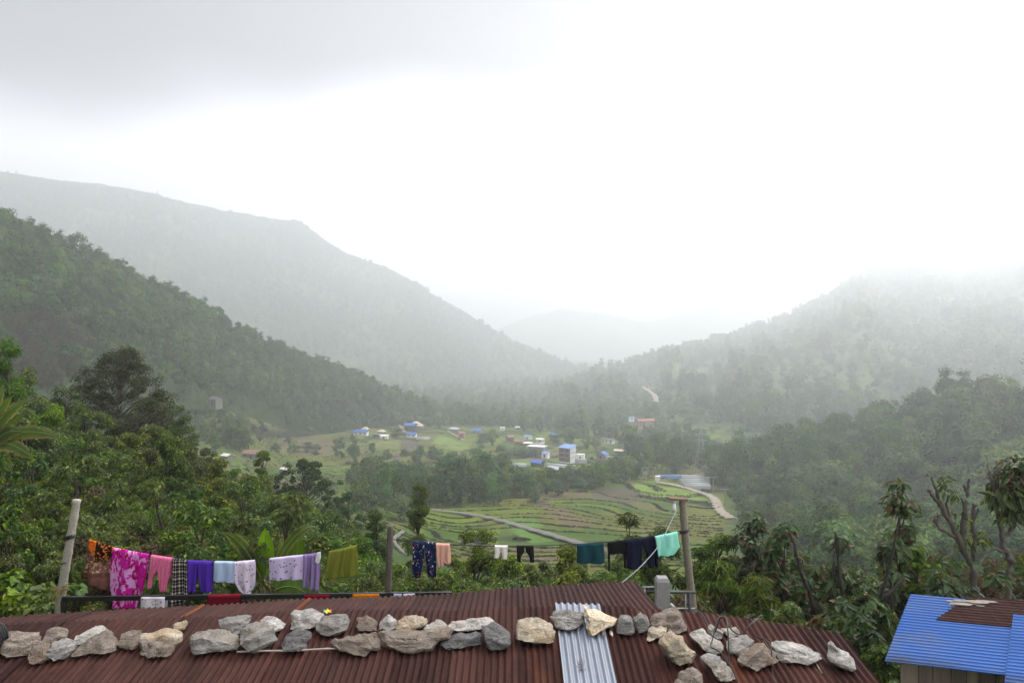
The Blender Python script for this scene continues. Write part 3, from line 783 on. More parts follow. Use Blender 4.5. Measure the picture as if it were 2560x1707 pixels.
STONES = [
 (A_, [(-40,1165),(60,1158),(170,1160),(270,1170),(312,1235),(215,1355),(90,1365),(-20,1330)], 'brown', 'large brown stone beside the coil of black cable'),
 (A_, [(335,1228),(370,1160),(450,1130),(515,1165),(500,1215),(430,1250),(370,1258)], 'brown', 'rounded brown stone standing behind the two small stones near the black coil'),
 (A_, [(213,1345),(250,1270),(330,1235),(380,1260),(388,1380),(330,1412),(260,1415)], 'brown', 'craggy light-brown stone second from the coil of black cable'),
 (A_, [(358,1295),(430,1240),(520,1208),(588,1250),(575,1310),(500,1388),(440,1397),(375,1345)], 'grey', 'grey pointed stone leaning against the craggy light-brown stone'),
 (A_, [(568,1200),(650,1160),(770,1113),(812,1150),(800,1220),(690,1265),(595,1262)], 'pale', 'pale glittering slab resting up behind a flat wide grey-brown stone'),
 (A_, [(553,1347),(640,1250),(740,1205),(832,1138),(842,1200),(907,1262),(895,1310),(800,1332),(640,1357)], 'brown', 'wide grey-brown wedge in front of the pale glittering slab'),
 (A_, [(913,1240),(940,1190),(1040,1153),(1090,1160),(1085,1250),(1060,1295),(980,1317),(925,1285)], 'brown', 'block with a dark flank left of the two stones lying one on the other'),
 (A_, [(1073,1190),(1200,1175),(1350,1148),(1408,1190),(1403,1250),(1360,1300),(1200,1290),(1085,1260)], 'tan', 'striped tan slab lying on top of a squat block'),
 (A_, [(1068,1300),(1090,1240),(1200,1225),(1340,1233),(1362,1280),(1322,1357),(1150,1367),(1075,1347)], 'brown', 'squat brownish block underneath the striped tan slab'),
 (A_, [(1348,1120),(1370,1100),(1440,1078),(1450,1110),(1405,1162),(1355,1148)], 'tan', 'smallest tan stone perched above the striped tan slab'),
 (A_, [(1458,1215),(1490,1185),(1600,1160),(1740,1148),(1848,1215),(1842,1275),(1790,1312),(1500,1342),(1475,1290)], 'grey', 'broad flat-topped grey-green stone with a straight black front'),
 (A_, [(1688,1075),(1800,1065),(1900,1050),(1947,1045),(1930,1110),(1885,1160),(1850,1207),(1780,1185),(1700,1130)], 'grey', 'dark-edged thin slab behind the broad flat-topped grey stone'),
 (A_, [(1853,1185),(1900,1110),(1975,1078),(2070,1100),(2112,1150),(2137,1230),(2030,1292),(1985,1332),(1930,1307),(1868,1260)], 'grey', 'tall rounded grey boulder coming to a point at its foot'),
 (B_, [(153,1085),(210,1053),(270,1065),(353,1110),(342,1132),(280,1182),(245,1165),(228,1110)], 'pale', 'pale speckled stone peeping out behind the tall rounded boulder'),
 (B_, [(383,1030),(420,998),(560,1005),(643,1040),(642,1080),(585,1132),(500,1152),(388,1157)], 'pale', 'big pale rectangular stone beside the bright wrapper'),
 (B_, [(583,1120),(640,1060),(750,1040),(820,1040),(856,1090),(830,1145),(760,1197),(670,1207),(598,1180)], 'grey', 'rounded grey stone right of the bright wrapper'),
 (B_, [(308,1260),(350,1200),(440,1155),(520,1150),(552,1170),(540,1220),(495,1317),(400,1302),(313,1282)], 'dark', 'dark grey wedge above the bamboo stick'),
 (B_, [(903,1065),(980,1048),(1020,1065),(1068,1110),(1062,1167),(960,1167),(898,1150)], 'brown', 'small dark-sided block at the left end of the second tier'),
 (B_, [(1073,1085),(1145,1046),(1215,1090),(1228,1115),(1195,1150),(1078,1147)], 'pale', 'small pale pyramid between the dark-sided block and a tan stone'),
 (B_, [(1222,1085),(1270,1045),(1365,1026),(1442,1065),(1442,1110),(1400,1142),(1290,1150),(1235,1165),(1198,1142)], 'tan', 'faceted tan stone above the middle of the very long slab'),
 (B_, [(1433,1140),(1480,1100),(1520,1068),(1560,1100),(1602,1120),(1598,1157),(1500,1158)], 'pale', 'little pale triangular stone above the right half of the very long slab'),
 (B_, [(1598,1130),(1640,1085),(1780,1063),(1920,1068),(1978,1105),(1935,1130),(1860,1165),(1700,1170),(1608,1157)], 'pale', 'long rounded pale-tan slab lying on the dark block and its neighbour'),
 (B_, [(698,1255),(780,1210),(900,1180),(1050,1168),(1083,1250),(1067,1297),(1000,1342),(860,1312),(728,1292)], 'brown', 'low pointed grey-brown stone left of the very long slab'),
 (B_, [(1073,1180),(1100,1150),(1300,1148),(1560,1143),(1633,1165),(1620,1202),(1540,1272),(1480,1322),(1250,1312),(1088,1302),(1078,1250)], 'brown', 'longest slab of all, flat and brown'),
 (B_, [(1536,1267),(1610,1205),(1690,1183),(1868,1178),(1873,1272),(1730,1292),(1560,1307)], 'dark', 'dark brown stone with a slanting face left of the black block'),
 (B_, [(1862,1125),(1960,1108),(2072,1165),(2093,1230),(2082,1297),(1940,1312),(1883,1222)], 'dark', 'nearly black block at the right end of the long row'),
 (C_, [(278,1135),(300,1090),(400,1063),(470,1063),(560,1115),(585,1170),(572,1252),(480,1265),(330,1217),(268,1192)], 'tan', 'cream rounded stone standing alone left of the galvanised sheet'),
 (C_, [(538,1055),(570,1023),(700,1018),(803,1030),(798,1100),(760,1137),(680,1157),(593,1142)], 'grey', 'flat grey stone lying across the galvanised sheet'),
 (C_, [(793,963),(860,978),(960,1028),(1065,1070),(1042,1107),(850,1193),(820,1140),(803,1050)], 'orange', 'pale ochre triangular stone on the edge of the galvanised sheet'),
 (C_, [(1068,1060),(1083,1023),(1160,1043),(1182,1060),(1198,1175),(1182,1192),(1062,1177)], 'grey', 'small upright grey stone right of the ochre triangular stone'),
 (C_, [(1180,1062),(1235,1008),(1290,1045),(1313,1110),(1300,1152),(1220,1185),(1190,1132)], 'grey', 'wedge-shaped grey stone against the big brown slab'),
 (C_, [(1308,1085),(1400,1028),(1510,983),(1542,1010),(1582,1085),(1608,1167),(1480,1172),(1330,1132)], 'brown', 'big leaning brown slab below the concrete post'),
 (C_, [(1288,1160),(1330,1120),(1450,1113),(1463,1150),(1380,1212),(1298,1238)], 'tan', 'tan-topped block in front of the big leaning brown slab'),
 (C_, [(1397,1225),(1470,1148),(1560,1220),(1663,1350),(1642,1407),(1540,1443),(1500,1422),(1403,1290)], 'tan', 'banded tan slab sliding down the roof at a steep tilt'),
 (C_, [(1618,1190),(1650,1173),(1720,1163),(1790,1200),(1888,1280),(1882,1322),(1790,1347),(1740,1332),(1688,1270)], 'pale', 'pale streaked stone right of the banded tan slab'),
 (C_, [(1757,1130),(1780,1098),(1892,1165),(1872,1222),(1830,1238),(1765,1182)], 'pale', 'small whitish stone upright behind the pale streaked stone'),
 (C_, [(1868,1140),(1978,1128),(2000,1190),(1910,1207),(1878,1172)], 'pale', 'small pinkish-grey stone at the back beside the whitish one'),
 (C_, [(1898,1245),(1960,1203),(2060,1198),(2118,1240),(2103,1300),(2000,1357),(1940,1347),(1903,1290)], 'pale', 'white and tan stone with the black cable looped over it'),
 (C_, [(1708,1365),(1760,1343),(1860,1353),(1922,1420),(1968,1530),(1850,1558),(1780,1480)], 'grey', 'grey stone lying lowest under the loop of black cable'),
 (D_, [(-62,1390),(40,1290),(110,1253),(180,1290),(272,1390),(242,1422),(60,1467),(-22,1432)], 'brown', 'tan-grey slab between the cable loop and the long pale slab'),
 (D_, [(203,1255),(260,1240),(340,1226),(450,1260),(520,1300),(603,1340),(608,1380),(480,1407),(290,1397),(238,1340)], 'pale', 'long smooth pale slab second from the right end of the roof'),
 (D_, [(653,1255),(672,1248),(760,1310),(832,1380),(848,1440),(820,1467),(700,1412),(653,1380)], 'pale', 'pale stone lying nearest the right edge of the roof'),
 (C_, [(1487,1580),(1540,1500),(1640,1458),(1702,1510),(1738,1580),(1735,1650),(1490,1650)], 'brown', 'rough brown stone cut off by the bottom of the photo'),
]
for i, (ox, pts, m, lab) in enumerate(STONES):
    make_rock(crop(ox, pts), m, lab, 200+i)

# ------------------------------------------------------------------ loose things on the roof
def on_roof(px, py, up=.02):
    Y = 5.004/(.195 + (py-CY)/F); return Vector(((px-CX)/F*Y, Y, float(slope_z(Y)) + up))
M_CABLE = mat_plain('black_cable', (.012,.012,.013), .5, .4, .3, 20)
mb = MB()
for k in range(13):
    c = on_roof(-14, 1632, .0); rr = .155 - .005*(k%5); th = random.uniform(0, 6)
    pts = [(c.x + math.cos(a)*rr*(1+.05*math.sin(3*a+k)) , c.y - .14 + .02*k*.6 + .02*math.sin(2*a+th), c.z + .2 + math.sin(a)*rr*1.15) for a in np.linspace(0, 2*math.pi, 25)]
    mb.tube(pts, .009, 5, cap=False)
tag(mb.build('cable_coil', M_CABLE, None, True), 'coil of black cable at the left edge of the roof', 'cable')
mb = MB(); a = on_roof(592, 1640, .05); b = on_roof(850, 1632, .05)
mb.tube([a.lerp(b, t)+Vector((0,0,.004*math.sin(9*t))) for t in np.linspace(0,1,24)], [.010+.003*(i%5==0) for i in range(24)], 7)
tag(mb.build('stick', mat_plain('old_bamboo', (.34,.30,.25), .7, .3, .3, 12), None, True), 'thin grey bamboo stick lying across the roof', 'stick')
mb = MB(); a = on_roof(2034, 1652, .02); b = on_roof(2055, 1687, .02)
mb.tube([a, a.lerp(b,.5), b], [.010,.010,.008], 6)
tag(mb.build('stick', mat_plain('dead_twig', (.22,.17,.14), .8, .2, .3, 12), None, True), 'short dark stick below the long smooth pale slab', 'stick')
def cable(px, label):
    mb = MB(); P = [on_roof(x, y, u) for x, y, u in px]; Q = []
    for i in range(len(P)-1):
        for t in np.linspace(0,1,5)[:-1]:
            p0 = P[max(i-1,0)]; p1 = P[i]; p2 = P[i+1]; p3 = P[min(i+2,len(P)-1)]
            Q.append(.5*((2*p1)+(p2-p0)*t+(2*p0-5*p1+4*p2-p3)*t*t+(3*p1-p0-3*p2+p3)*t**3))
    Q.append(P[-1]); mb.tube(Q, .008, 6)
    tag(mb.build('cable', M_CABLE, None, True), label, 'cable')
cable([(1738,1530,.05),(1755,1545,.05),(1768,1568,.05),(1785,1600,.08),(1800,1602,.26),(1815,1612,.3),(1820,1640,.28),(1822,1660,.15),(1822,1680,.04)], 'black cable trailing from the pole down over the white and tan stone')
cable([(1895,1612,.3),(1875,1628,.3),(1850,1634,.22),(1826,1632,.28),(1812,1608,.3),(1795,1612,.3),(1782,1640,.2),(1778,1662,.2),(1800,1680,.22),(1830,1700,.12),(1850,1725,.03)], 'black cable looped over the white and tan stone')
cable([(1888,1612,.1),(1915,1635,.16),(1928,1660,.18),(1932,1690,.02),(1945,1715,.02)], 'thin dark cable crossing the tan-grey slab to the bottom of the roof')
# torn sweet wrapper beside the pale stone
def wrapper():
    o = on_roof(818, 1537, .03); mb = MB(); r = np.random.default_rng(2)
    xs = np.linspace(-.062,.062,9)*.8; G = []
    for j, v in enumerate(np.linspace(-1,1,5)):
        for x in xs:
            hw = .022*(1-((x-.0)/.066)**2)**.7
            G.append((x, v*hw*1.2, .02+.012*math.sin(x*130+v*2)+v*hw*.5))
    f = [(j*9+i, j*9+i+1, (j+1)*9+i+1, (j+1)*9+i) for j in range(4) for i in range(8)]
    mb.add(G, f)
    t = NT('wrapper'); v = t.co('Object'); sp = t.n('ShaderNodeSeparateXYZ'); t.l(v, sp.inputs[0])
    k = t.math('MULTIPLY_ADD', sp.outputs[0], 8.0, .5)
    c = t.ramp(k, [(0,(.02,.12,.5)),(.22,(.05,.3,.12)),(.4,(.7,.6,.02)),(.62,(.85,.5,.02)),(.8,(.85,.3,.02))])
    tag(mb.build('wrapper', t.done(t.bsdf(c, .3, .5)), None, True, o), 'crumpled yellow, orange and blue wrapper lying by a pale stone', 'litter')
wrapper()
# ------------------------------------------------------------------ washing lines, poles, rails
LY = 12.0
def wood_mat(name, c0, c1, s=(6,6,.8), rough=.85):
    t = NT(name); v = t.co('Object', s); n = t.noise(v, 3, 6, .65, .3); f = t.noise(t.co('Object'), 30, 4, .7)
    return t.done(t.bsdf(t.mix(1.0, t.mix(n, c0, c1), t.ramp(f, [(.3,.6),(.6,1)]), 'MULTIPLY'), rough, .2, t.bump(n, .6, .01)))
M_BAMB = wood_mat('weathered_bamboo', (.27,.24,.20), (.46,.42,.36))
M_POLE = wood_mat('dark_pole', (.07,.058,.048), (.17,.145,.12))
M_POLE2 = wood_mat('mossy_pole', (.15,.13,.095), (.30,.265,.20))
M_BLACK = mat_plain('black_paint', (.012,.012,.013), .4, .5, .3, 5)
M_WIRE = mat_plain('dark_wire', (.02,.02,.02), .6, .3, .2, 5)

def pole(name, pts, r0, r1, mat, label, cat='pole', Y=LY, knots=0):
    P = [at(px, py, Y) for px, py in pts]; low = P[-1]; d = (P[-1]-P[-2]).normalized()
    g = Hs(low.x, low.y); ext = low + d*((low.z-g+.35)/max(-d.z,.2))
    P = P + [ext]; base = Vector((ext.x, ext.y, ext.z)); rt = empty(name, base); tag(rt, label, cat)
    Q = []
    for i in range(len(P)-1):
        for t in np.linspace(0,1,12)[:-1]: Q.append(P[i].lerp(P[i+1], t))
    Q.append(P[-1]); rr = [r0+(r1-r0)*i/(len(Q)-1) for i in range(len(Q))]
    if knots: rr = [a*(1.14 if i % knots == 0 else 1) for i, a in enumerate(rr)]
    mb = MB(); mb.tube([q-base for q in Q], rr, 12)
    mb.build('shaft', mat, rt, True)
    return rt, base
def band(rt, base, px, py, r, mat, Y=LY, n=4, name='tie'):
    mb = MB(); c = at(px, py, Y)-base
    for k in range(n):
        mb.tube([(c.x+math.cos(a)*(r+.006*random.random()), c.y+math.sin(a)*r, c.z+.018*(k-n/2)+.02*math.cos(a)) for a in np.linspace(0,2*math.pi,17)], .011, 5, cap=False)
    o = mb.build(name, mat, rt, True); return o
p1, b1 = pole('bamboo_pole', [(192,1249),(176,1345),(160,1440),(147,1535)], .062, .075, M_BAMB, 'pale weathered bamboo pole leaning at the left end of the washing line', Y=LY, knots=5)
band(p1, b1, 176, 1340, .074, M_BLACK); band(p1, b1, 163, 1404, .072, M_WIRE, n=1)
mb = MB(); c = at(155,1480,LY-.03)-b1
for k in range(26):
    a = random.uniform(0,6.28); e = c+Vector((math.cos(a)*.16, math.sin(a)*.12-.05, random.uniform(-.16,.16)))
    mb.tube([c+Vector((0,-.06,0)), (c+e)/2+Vector((0,-.05,.05)), e], .008, 4)
mb.build('straw_knot', mat_plain('dry_grass', (.20,.16,.06), .9, .1, .4, 10), p1)
p2, b2 = pole('wooden_pole', [(976,1314),(973,1400),(969,1492)], .055, .062, M_POLE, 'dark wooden pole standing in the middle of the washing line')
o = band(p2, b2, 969, 1484, .064, mat_plain('orange_cord', (.5,.25,.02), .7, .2, .3, 9), n=2, name='cord')
p3, b3 = pole('wooden_pole', [(1706,1248),(1711,1320),(1721,1420),(1734,1527)], .062, .068, M_POLE2, 'mossy wooden pole with a short board nailed across its top', knots=7)
band(p3, b3, 1711, 1325, .072, M_BLACK, n=3)
mb = MB(); c = at(1694,1247,LY)-b3
M_ = Matrix.Translation(c) @ Matrix.Rotation(.05, 4, 'Y')
mb.box((-.16,-.07,-.016),(.165,.07,.02), M=M_)
mb.build('crossboard', wood_mat('old_board', (.13,.085,.055), (.25,.18,.12), (1,6,6)), p3)
mb = MB(); c = at(1686,1251,LY)-b3
mb.tube([c+Vector((0,-.02,0)), c+Vector((0,-.02,-.05))], [.03,.022], 8)
mb.tube([c+Vector((.0,-.02,-.04)), c+Vector((-.008,-.02,-.07)), c+Vector((-.01,-.02,-.12)), c+Vector((-.005,-.02,-.16)), c+Vector((0,-.02,-.175))], [.018,.03,.036,.03,.012], 10)
bo = mb.build('lamp_bulb', None, p3, True)
t = NT('bulb_glass'); bs = t.n('ShaderNodeBsdfPrincipled'); bs.inputs['Base Color'].default_value = (.75,.77,.78,1); bs.inputs['Roughness'].default_value = .12; bs.inputs['Transmission Weight'].default_value = .45
bo.data.materials.append(t.done(bs.outputs[0])); bo['label'] = 'clear unlit bulb hanging under the board'

def wire(name, pts, r, mat, label, cat, Y=LY):
    P = [at(p[0], p[1], p[2] if len(p) > 2 else Y) for p in pts]; Q = []
    for i in range(len(P)-1):
        for t in np.linspace(0,1,7)[:-1]:
            p0 = P[max(i-1,0)]; a = P[i]; b = P[i+1]; p3_ = P[min(i+2,len(P)-1)]
            Q.append(.5*((2*a)+(b-p0)*t+(2*p0-5*a+4*b-p3_)*t*t+(3*a-p0-3*b+p3_)*t**3))
    Q.append(P[-1]); mb = MB(); mb.tube(Q, r, 5)
    return tag(mb.build(name, mat, None, True), label, cat)
LINE_L = [(178,1340),(222,1350),(282,1369),(375,1389),(470,1402),(560,1404),(640,1401),(720,1391),(790,1380),(890,1364),(974,1347)]
LINE_R = [(974,1347),(1033,1354),(1090,1359),(1200,1364),(1250,1365),(1330,1364),(1450,1359),(1520,1354),(1570,1348),(1640,1337),(1711,1325)]
wire('washing_line', LINE_L, .007, M_WIRE, 'dark washing line sagging between the leaning bamboo pole and the middle pole', 'washing line')
wire('washing_line', LINE_R, .007, M_WIRE, 'dark washing line running from the middle pole to the mossy pole with the board', 'washing line')
wire('rope', [(1692,1273,LY-.08),(1680,1298,LY-.15),(1662,1336,LY-.3),(1642,1370,LY-.42),(1620,1396,LY-.5),(1595,1422,LY-.6),(1556,1455,LY-.72),(1520,1485,LY-.85)], .007, mat_plain('white_rope', (.42,.48,.54), .7, .2, .3, 30), 'pale blue-white rope slanting down from the mossy pole', 'rope')
def line_y(px, L): return float(np.interp(px, [p[0] for p in L], [p[1] for p in L]))

# black handrail behind the roof
RY = 11.6
rt = empty('railing', at(160,1660,RY)); tag(rt, 'black metal handrail running behind the rusty roof', 'railing'); rb = Vector(rt.location)
mb = MB(); a = at(156,1496,RY); b = at(1130,1484,RY)
for s in (0,):
    d = Vector((0,.028,0)); u = Vector((0,0,.036))
    V = [a-d-u, a+d-u, a+d+u, a-d+u, b-d-u, b+d-u, b+d+u, b-d+u]
    mb.add([tuple(v-rb) for v in V], [(0,3,2,1),(4,5,6,7),(0,1,5,4),(1,2,6,5),(2,3,7,6),(3,0,4,7)])
mb.build('top_rail', M_BLACK, rt)
for px in (158, 470, 800, 1100):
    p = at(px, 1500, RY); g = Hs(p.x, p.y)
    mb = MB(); mb.box((p.x-rb.x-.03, -.03, g-.2-rb.z), (p.x-rb.x+.03, .03, p.z-rb.z+.0)); mb.build('post', M_BLACK, rt)
# right-hand railing with the concrete post
CY_ = 11.0
c = at(1659,1447,CY_); g = Hs(c.x, c.y); rt = empty('concrete_post', (c.x, CY_+.1, g-.1)); tag(rt, 'square grey concrete post with a chamfered top behind the roof', 'post')
t = NT('concrete'); v = t.co('Object'); n = t.noise(v, 6, 6, .7); f = t.noise(v, 60, 4, .8)
M_CONC = t.done(t.bsdf(t.mix(1.0, t.mix(n, (.22,.215,.21), (.38,.375,.36)), t.ramp(f, [(.3,.6),(.6,1)]), 'MULTIPLY'), .9, .2, t.bump(f, .4, .01)))
mb = MB(); hh = c.z-(g-.1); w = .105
for z0, z1, w0, w1 in ((0, hh-.05, w, w), (hh-.05, hh, w, w-.025)):
    V = [(-w0,-w0,z0),(w0,-w0,z0),(w0,w0,z0),(-w0,w0,z0),(-w1,-w1,z1),(w1,-w1,z1),(w1,w1,z1),(-w1,w1,z1)]
    mb.add(V, [(0,1,5,4),(1,2,6,5),(2,3,7,6),(3,0,4,7)] + ([(4,5,6,7)] if z1 == hh else [(0,3,2,1)]))
mb.build('shaft', M_CONC, rt)
rt = empty('railing', at(1720,1660,11.3)); tag(rt, 'short dark metal railing between the concrete post and the mossy pole', 'railing'); rb = Vector(rt.location)
def bar(name, a, b, r, mat):
    mb = MB(); mb.tube([a-rb, b-rb], r, 6); mb.build(name, mat, rt, True)
M_DKM = mat_plain('dark_metal', (.03,.032,.036), .5, .5, .3, 5); M_GRM = mat_plain('grey_metal', (.33,.34,.35), .45, .5, .2, 5)
bar('top_rail', at(1600,1479,11.3), at(1740,1480,11.3), .026, M_DKM)
bar('bottom_rail', at(1600,1520,11.3), at(1740,1520,11.3), .012, M_GRM)
bar('upright', at(1714,1480,11.3), at(1714,1540,11.3), .012, M_GRM)
bar('upright', at(1724,1480,11.3), at(1724,1650,11.3), .03, M_DKM)
bar('middle_rail', at(1605,1467,11.25), at(1644,1467,11.25), .014, M_GRM)
bar('upright', at(1612,1467,11.25), at(1612,1600,11.25), .012, M_GRM)
bar('stay', at(1676,1510,11.0), at(1690,1524,11.0), .03, M_GRM)

# ------------------------------------------------------------------ washing
def cloth_tex(name, fn, trans=.3, rough=.85):
    t = NT(name); v = t.co('Object')
    col = fn(t, v)
    w = t.noise(v, 120, 2, .5)
    b = t.bsdf(col, rough, .1, t.bump(w, .15, .004))
    tr = t.n('ShaderNodeBsdfTranslucent'); 
    if hasattr(col, 'links'): t.l(col, tr.inputs['Color'])
    else: tr.inputs['Color'].default_value = tuple(col)+(1,)
    ms = t.n('ShaderNodeMixShader'); ms.inputs[0].default_value = trans
    t.l(b, ms.inputs[1]); t.l(tr.outputs[0], ms.inputs[2]); return t.done(ms.outputs[0])
def plain(c, v=.12):
    def fn(t, vec): return t.mix(t.noise(vec, 5, 4), tuple(x*(1-v) for x in c), tuple(min(1,x*(1+v)) for x in c))
    return fn
def flat(t, vec, s=(1,0,1)):
    m = t.n('ShaderNodeMapping'); m.inputs['Scale'].default_value = s; t.l(vec, m.inputs[0]); return m.outputs[0]
def f_magenta(t, v):
    q = flat(t, v, (1,0,.55)); n = t.noise(q, 7, 3, .6, 1.2); m = t.noise(q, 9, 3, .55, 1.6)
    c = t.ramp(n, [(0,(.80,.42,.80)),(.47,(.78,.36,.75)),(.5,(.66,.012,.38)),(1,(.58,.008,.33))], 'LINEAR')
    return t.mix(t.ramp(m, [(.55,0),(.57,1)]), c, (.40,.004,.12))
def f_plaid(t, v):
    sp = t.n('ShaderNodeSeparateXYZ'); t.l(v, sp.inputs[0])
    def band(x, per, a, b): 
        k = t.math('FRACT', t.math('DIVIDE', t.math('ADD', x, 10.0), per)); return t.math('MULTIPLY', t.math('GREATER_THAN', k, a), t.math('LESS_THAN', k, b))
    hx = t.math('MAXIMUM', band(sp.outputs[0], .10, .1, .32), band(sp.outputs[0], .10, .62, .70)); hz = t.math('MAXIMUM', band(sp.outputs[2], .125, .1, .34), band(sp.outputs[2], .125, .64, .70))
    s = t.math('ADD', hx, hz); return t.ramp(t.math('MULTIPLY', s, .5), [(0,(.018,.017,.02)),(.3,(.018,.017,.02)),(.5,(.22,.19,.18)),(1,(.88,.77,.68))])
def dots(base, dot, sc, th, dot2=None, sc2=None, th2=.1):
    def fn(t, v):
        q = flat(t, v); d = t.voro(q, sc); n = t.noise(q, sc*2.2, 3, .6)
        k = t.math('ADD', d, t.math('MULTIPLY', n, .25))
        c = t.mix(t.ramp(k, [(th,1),(th+.05,0)]), base, dot)
        if dot2:
            m = t.n('ShaderNodeMapping'); m.inputs['Location'].default_value = (3.1,0,7.7); t.l(q, m.inputs[0])
            d2 = t.math('ADD', t.voro(m.outputs[0], sc2), t.math('MULTIPLY', n, .3)); c = t.mix(t.ramp(d2, [(th2,1),(th2+.05,0)]), c, dot2)
        return c
    return fn
def f_navyprint(t, v):
    q = flat(t, v); n = t.noise(q, 26, 3, .6, .6)
    c = t.mix(t.ramp(t.math('ADD', t.voro(q, 11), t.math('MULTIPLY', n, .5)), [(.40,1),(.44,0)]), (.012,.02,.075), (.30,.012,.02))
    for loc, sc, th, col in (((2,0,5),13,.30,(.70,.72,.74)),((6,0,1),15,.26,(.55,.6,.66)),((9,0,3),20,.25,(.6,.34,.22))):
        m = t.n('ShaderNodeMapping'); m.inputs['Location'].default_value = loc; m.inputs['Rotation'].default_value = (0,.6,0); m.inputs['Scale'].default_value = (1.5,1,.8); t.l(q, m.inputs[0])
        c = t.mix(t.ramp(t.math('ADD', t.voro(m.outputs[0], sc), t.math('MULTIPLY', n, .3)), [(th,1),(th+.04,0)]), c, col)
    return c
def f_scarf(t, v):
    q = flat(t, v); n = t.noise(q, 7, 4, .6, 1.0); m = t.noise(q, 13, 3, .6, 1.4); sp = t.n('ShaderNodeSeparateXYZ'); t.l(v, sp.inputs[0])
    c = t.mix(t.ramp(n, [(.3,0),(.6,1)]), (.12,.045,.04), (.21,.095,.08))
    mid = t.math('MULTIPLY', t.math('LESS_THAN', sp.outputs[2], -.22), t.math('GREATER_THAN', sp.outputs[2], -.56))
    c = t.mix(t.math('MULTIPLY', mid, t.ramp(m, [(.52,0),(.56,1)])), c, (.60,.36,.22))
    c = t.mix(t.math('MULTIPLY', mid, t.ramp(m, [(.64,0),(.66,1)])), c, (.70,.68,.52))
    c = t.mix(t.ramp(t.noise(q, 10, 2, .5, 2), [(.63,0),(.66,1)]), c, (.32,.10,.05))
    return c
def f_flap(t, v):
    q = flat(t, v); sp = t.n('ShaderNodeSeparateXYZ'); t.l(v, sp.inputs[0]); m = t.noise(q, 13, 2, .5, 1.5)
    x = sp.outputs[0]
    side = t.math('MAXIMUM', t.math('LESS_THAN', t.math('ADD', x, t.math('MULTIPLY', sp.outputs[2], -.15)), .135), t.math('GREATER_THAN', x, .40))
    c = t.mix(t.ramp(m, [(.56,0),(.6,1)]), (.016,.008,.007), (.75,.18,.02))
    c = t.mix(t.ramp(m, [(.68,0),(.7,1)]), c, (.55,.6,.35))
    o = t.mix(t.ramp(t.noise(q, 16, 2, .5, 2.5), [(.55,0),(.6,1)]), (.80,.17,.012), (.05,.02,.01))
    return t.mix(side, c, o)

def interp_edge(E, n):
    E = np.array(E, float); s = np.concatenate([[0], np.cumsum(np.hypot(*np.diff(E, axis=0).T))]); s /= s[-1]
    t = np.linspace(0,1,n); return np.stack([np.interp(t, s, E[:,0]), np.interp(t, s, E[:,1])], 1)
def panel(mb, left, right, Y, o, r, nx=16, ny=22, wave=.03, freq=9.0, back=.7, hang=.03, fold=0.0):
    """a sheet of cloth hung over the line: front face down to its hem, back face down to its own"""
    Lf = interp_edge(left, ny); Rt = interp_edge(right, ny); ph = r.random()*6.3
    rows = []
    def row(j, yo, amp):
        a = Lf[j]; b = Rt[j]; out = []
        for i in range(nx):
            u = i/(nx-1); px = a[0]+(b[0]-a[0])*u; py = a[1]+(b[1]-a[1])*u
            t = j/(ny-1)
            wv = 1.5*wave*amp*(math.sin(freq*u*2+ph+.6*math.sin(t*3+ph)) + .45*math.sin(freq*u*4.3+ph*2+t*2))*(.25+.75*t)
            wx = .014*amp*math.sin(freq*u*2+ph+1.3)*t
            p = at(px, py, Y) ; out.append((p.x+wx-o[0], p.y+yo+wv-o[1], p.z-o[2]))
        return out
    nb = int(ny*back)
    for j in range(nb, 0, -2): rows.append(row(j, hang, .8))
    top = row(0, 0, .4); rows.append([(x, y+.012, z+.004) for x, y, z in top]); rows.append([(x, y-.012, z+.004) for x, y, z in top])
    for j in range(1, ny): rows.append(row(j, -hang, 1.0))
    V = np.array(rows); nr = len(rows); idx = np.arange(nr*nx).reshape(nr, nx)
    q = np.stack([idx[:-1,:-1], idx[:-1,1:], idx[1:,1:], idx[1:,:-1]], -1).reshape(-1,4).tolist()
    mb.add(V.reshape(-1,3), q)
def garment(name, panels, mat, label, cat, Y=LY, seed=1, parent=None, group='washing hung out behind the rusty roof', **kw):
    o = at(panels[0][0][0][0], panels[0][0][0][1], Y); r = np.random.default_rng(seed); mb = MB()
    for l, rg in panels: panel(mb, l, rg, Y, o, r, **kw)
    ob = mb.build(name, mat, parent, True)
    md = ob.modifiers.new('thick', 'SOLIDIFY'); md.thickness = .004; md.offset = 0
    if parent is None:
        ob.location = o; tag(ob, label, cat, group)
    else: ob.location = o - Vector(parent.location)
    return ob
MG = cloth_tex
a = garment('shawl', [([(222,1350),(218,1378),(212,1420),(208,1445)], [(282,1369),(279,1420),(277,1470),(275,1484)])], MG('shawl_cloth', f_scarf, .2), 'brown flowered shawl with a ragged fringe, first on the line by the leaning pole', 'shawl', seed=2, wave=.035, freq=4, back=.5)
f_ = garment('folded_flap', [([(223,1349),(220,1362),(221,1374),(232,1386),(232,1401)], [(283,1368),(281,1380),(278,1392),(262,1396),(245,1405)])], MG('flap_cloth', f_flap, .1), None, None, Y=LY-.06, parent=a, seed=3, wave=.008, freq=4, back=.2, hang=.01)
garment('flowered_cloth', [([(282,1369),(277,1420),(275,1470),(280,1500),(281,1522)], [(372,1386),(366,1430),(358,1470),(354,1500),(346,1522)])], MG('magenta_cloth', f_magenta, .18), 'long magenta and pink flowered cloth hanging down behind the handrail', 'cloth', seed=4, wave=.03, freq=5, ny=30)
